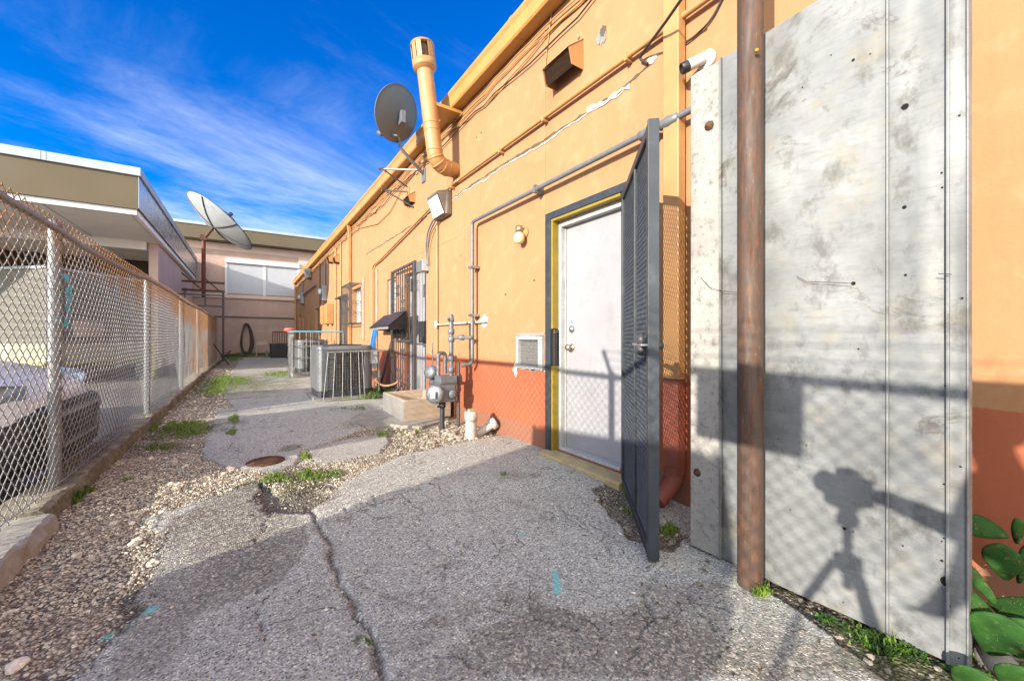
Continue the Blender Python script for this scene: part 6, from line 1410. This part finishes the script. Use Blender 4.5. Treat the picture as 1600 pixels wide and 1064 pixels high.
def skin(name, verts, edges, m, parent, sub=2):
    me = bpy.data.meshes.new(name); o = off_of(parent); me.from_pydata([tuple(Vector(v[:3]) - o) for v in verts], edges, []); ob = link_mesh(name, me, m, parent)
    md = ob.modifiers.new('skin', 'SKIN'); md.use_smooth_shade = True
    for i, v in enumerate(verts): sv = me.skin_vertices[0].data[i]; sv.radius = (v[3], v[4] if len(v) > 4 else v[3]); sv.use_root = (i == 0)
    sd = ob.modifiers.new('sub', 'SUBSURF'); sd.levels = sd.render_levels = sub; return ob
PO = Vector((-.24, -.75, 0)); PR = thing('person', 'person in dark shirt and jeans leaning forward with a hand on the camera', 'person', tuple(PO))
ang = math.atan2(FW.y, FW.x); Rp = Matrix.Rotation(ang - R(90), 3, 'Z')     # local +y = facing direction
def L(x, y, z, *r): v = PO + Rp @ Vector((x, y, z * .925)); return (v.x, v.y, v.z, *r)
hand = hb + RT * .085 - FW * .02 + Vector((0, 0, .0)); hl = Rp.transposed() @ (hand - PO)
V = [L(0,-.04,.90,.14,.11), L(0,.02,1.08,.125,.10), L(0,.11,1.28,.15,.11), L(0,.17,1.37,.07,.06), L(0,.205,1.435,.052), L(0,.235,1.50,.078,.07), L(0,.25,1.58,.078,.085), L(0,.25,1.645,.05),
     L(.17,.15,1.33,.06), L(.19,.27,.98,.06), L(hl.x,hl.y-.05,hl.z/.925,.030), L(hl.x,hl.y-.015,hl.z/.925,.034,.022),
     L(-.17,.15,1.33,.06), L(-.25,.10,1.08,.045), L(-.22,.24,.90,.031), L(-.21,.28,.84,.034,.022),
     L(.09,-.04,.84,.088), L(.11,.04,.48,.058), L(.12,-.03,.10,.042), L(.12,.09,.035,.042,.03),
     L(-.09,-.04,.84,.088), L(-.11,.02,.48,.058), L(-.12,-.06,.10,.042), L(-.12,.06,.035,.042,.03)]
E = [(0,1),(1,2),(2,3),(3,4),(4,5),(5,6),(6,7),(2,8),(8,9),(9,10),(10,11),(2,12),(12,13),(13,14),(14,15),(0,16),(16,17),(17,18),(18,19),(0,20),(20,21),(21,22),(22,23)]
for i, w in ((11, 1), (15, -1)):       # five fingers per hand
    bx = V[i]; dz = Vector((0, 0, 0))
    for k in range(5):
        off = Rp @ Vector(((k - 1.7) * .016 * w, .05 - .006 * abs(k - 1.5), -.004)) if k < 4 else Rp @ Vector((-.035 * w, .02, .012))
        off2 = off + Rp @ Vector((0, .028 if k < 4 else .02, -.018)); n = len(V)
        V += [(bx[0] + off.x, bx[1] + off.y, bx[2] + off.z, .0085), (bx[0] + off2.x, bx[1] + off2.y, bx[2] + off2.z, .0075)]; E += [(i, n), (n, n + 1)]
skin('body', V, E, M['skin'], PR)
skin('shirt', [L(0,-.03,.92,.165,.135), L(0,.02,1.08,.15,.12), L(0,.11,1.28,.165,.125), L(0,.155,1.36,.085,.08), L(.17,.15,1.33,.085), L(.19,.27,1.0,.135), L(-.17,.15,1.33,.078), L(-.23,.115,1.16,.062)], [(0,1),(1,2),(2,3),(2,4),(4,5),(2,6),(6,7)], M['shirt'], PR)
skin('trousers', [L(0,-.045,.92,.155,.125), L(.09,-.04,.82,.105), L(.11,.04,.48,.075), L(.12,-.03,.12,.062), L(-.09,-.04,.82,.105), L(-.11,.02,.48,.075), L(-.12,-.06,.12,.062)], [(0,1),(1,2),(2,3),(0,4),(4,5),(5,6)], M['denim'], PR)
for sg in (1, -1): skin('shoe', [L(.12*sg, -.05 if sg > 0 else -.08, .05,.048,.045), L(.12*sg,.08 if sg > 0 else .05,.042,.048,.038), L(.12*sg,.15 if sg > 0 else .12,.038,.04,.03)], [(0,1),(1,2)], M['black'], PR)
skin('hair', [L(0,.235,1.60,.088,.09), L(0,.235,1.655,.062), L(0,.175,1.55,.06)], [(0,1),(0,2)], M['hair'], PR)
for sg in (1, -1):
    p = Vector(L(.032*sg,.328,1.565)); MB().lathe([(0,-.012),(.010,-.006),(.012,0),(.008,.008),(0,.011)], p, FW, 10).build('eye', M['white_plastic'], PR)
p = Vector(L(0,.335,1.545)); MB().lathe([(.004,.03),(.012,.0),(.017,-.018),(0,-.022)], p, (0,0,1), 10).build('nose', M['skin'], PR)
# ------------------------------------------------------------------ light, sky, camera
sun = bpy.data.lights.new('sun', 'SUN'); sun.energy = 3.5; sun.angle = R(.55); sun.color = (1.0, .91, .79)
so = bpy.data.objects.new('sun', sun); COL.objects.link(so); so.rotation_euler = SUN.to_track_quat('-Z', 'Y').to_euler()
ELEV = math.atan2(-SUN.z, math.hypot(SUN.x, SUN.y)); AZ = math.atan2(-SUN.x, -SUN.y)
w = bpy.data.worlds.new('World'); sc.world = w; w.use_nodes = True; nt = w.node_tree; N = nt.nodes; Lk = nt.links
bg = N['Background']; bg.inputs['Strength'].default_value = .15
sky = N.new('ShaderNodeTexSky'); sky.sky_type = 'NISHITA'; sky.sun_disc = False; sky.sun_elevation = ELEV; sky.sun_rotation = AZ
sky.air_density = 1.0; sky.dust_density = .6; sky.ozone_density = 3.0
tc = N.new('ShaderNodeTexCoord'); sp_ = N.new('ShaderNodeSeparateXYZ'); Lk.new(tc.outputs['Generated'], sp_.inputs[0])
def wm(op, a, b):
    n = N.new('ShaderNodeMath'); n.operation = op
    for i, v in enumerate((a, b)):
        if isinstance(v, (int, float)): n.inputs[i].default_value = v
        else: Lk.new(v, n.inputs[i])
    return n.outputs[0]
den = wm('ADD', wm('MAXIMUM', sp_.outputs[2], 0.0), .18)
cu = wm('DIVIDE', sp_.outputs[0], den); cv = wm('DIVIDE', sp_.outputs[1], den)
cmb = N.new('ShaderNodeCombineXYZ'); Lk.new(cu, cmb.inputs[0]); Lk.new(cv, cmb.inputs[1])
mp = N.new('ShaderNodeMapping'); mp.inputs['Rotation'].default_value = (0, 0, R(24)); mp.inputs['Scale'].default_value = (.5, .95, 1); mp.inputs['Location'].default_value = (.35, .2, 0); Lk.new(cmb.outputs[0], mp.inputs['Vector'])
n1 = N.new('ShaderNodeTexNoise'); n1.inputs['Scale'].default_value = 1.15; n1.inputs['Detail'].default_value = 11; n1.inputs['Roughness'].default_value = .68; n1.inputs['Distortion'].default_value = .7; Lk.new(mp.outputs[0], n1.inputs['Vector'])
n2 = N.new('ShaderNodeTexNoise'); n2.inputs['Scale'].default_value = .55; n2.inputs['Detail'].default_value = 3; Lk.new(cmb.outputs[0], n2.inputs['Vector'])
elev = sp_.outputs[2]
low = N.new('ShaderNodeMapRange'); low.inputs['From Min'].default_value = .62; low.inputs['From Max'].default_value = .12; low.inputs['To Min'].default_value = -.10; low.inputs['To Max'].default_value = .15; Lk.new(elev, low.inputs['Value'])
# unseen cloud added on the sun's side, behind the camera, brightened to lift the shade
side = wm('MULTIPLY', wm('ADD', wm('MULTIPLY', sp_.outputs[0], -.6), wm('MULTIPLY', sp_.outputs[1], -.8)), .46)
dens = wm('ADD', wm('ADD', wm('MULTIPLY', n1.outputs['Fac'], .75), wm('MULTIPLY', n2.outputs['Fac'], .35)), wm('ADD', low.outputs[0], wm('MAXIMUM', side, -.02)))
cr = N.new('ShaderNodeValToRGB'); cr.color_ramp.elements[0].position = .475; cr.color_ramp.elements[1].position = .92; cr.color_ramp.interpolation = 'EASE'; Lk.new(dens, cr.inputs['Fac'])
hs = N.new('ShaderNodeHueSaturation'); hs.inputs['Saturation'].default_value = 1.85; hs.inputs['Value'].default_value = .80; hs.inputs['Hue'].default_value = .522; Lk.new(sky.outputs[0], hs.inputs['Color'])
mx_ = N.new('ShaderNodeMix'); mx_.data_type = 'RGBA'; Lk.new(wm('MULTIPLY', cr.outputs['Color'], wm('ADD', wm('MINIMUM', wm('MAXIMUM', side, 0.0), .4), .58)), mx_.inputs['Factor']); Lk.new(hs.outputs[0], mx_.inputs['A']); cl = N.new('ShaderNodeVectorMath'); cl.operation = 'SCALE'; cl.inputs[0].default_value = (5.0, 4.9, 4.65); Lk.new(wm('ADD', wm('MULTIPLY', wm('MAXIMUM', side, 0.0), 2.7), 1.0), cl.inputs['Scale']); Lk.new(cl.outputs[0], mx_.inputs['B'])
Lk.new(mx_.outputs['Result'], bg.inputs['Color'])
cam = bpy.data.cameras.new('camera'); co = bpy.data.objects.new('camera', cam); COL.objects.link(co); sc.camera = co
co.location = (0, 0, CAM_H); co.rotation_euler = (R(90), 0, -YAW); cam.sensor_width = 36; cam.lens = F_PX / 1600 * 36; cam.shift_y = -6 / 1600; cam.clip_start = .02; cam.clip_end = 2000
vs_ = sc.view_settings; vs_.view_transform = 'Standard'; vs_.look = 'None'; vs_.gamma = 1; vs_.exposure = 1.4; vs_.use_curve_mapping = False
sc.cycles.max_bounces = 8; sc.cycles.use_denoising = True
bpy.context.view_layer.update()
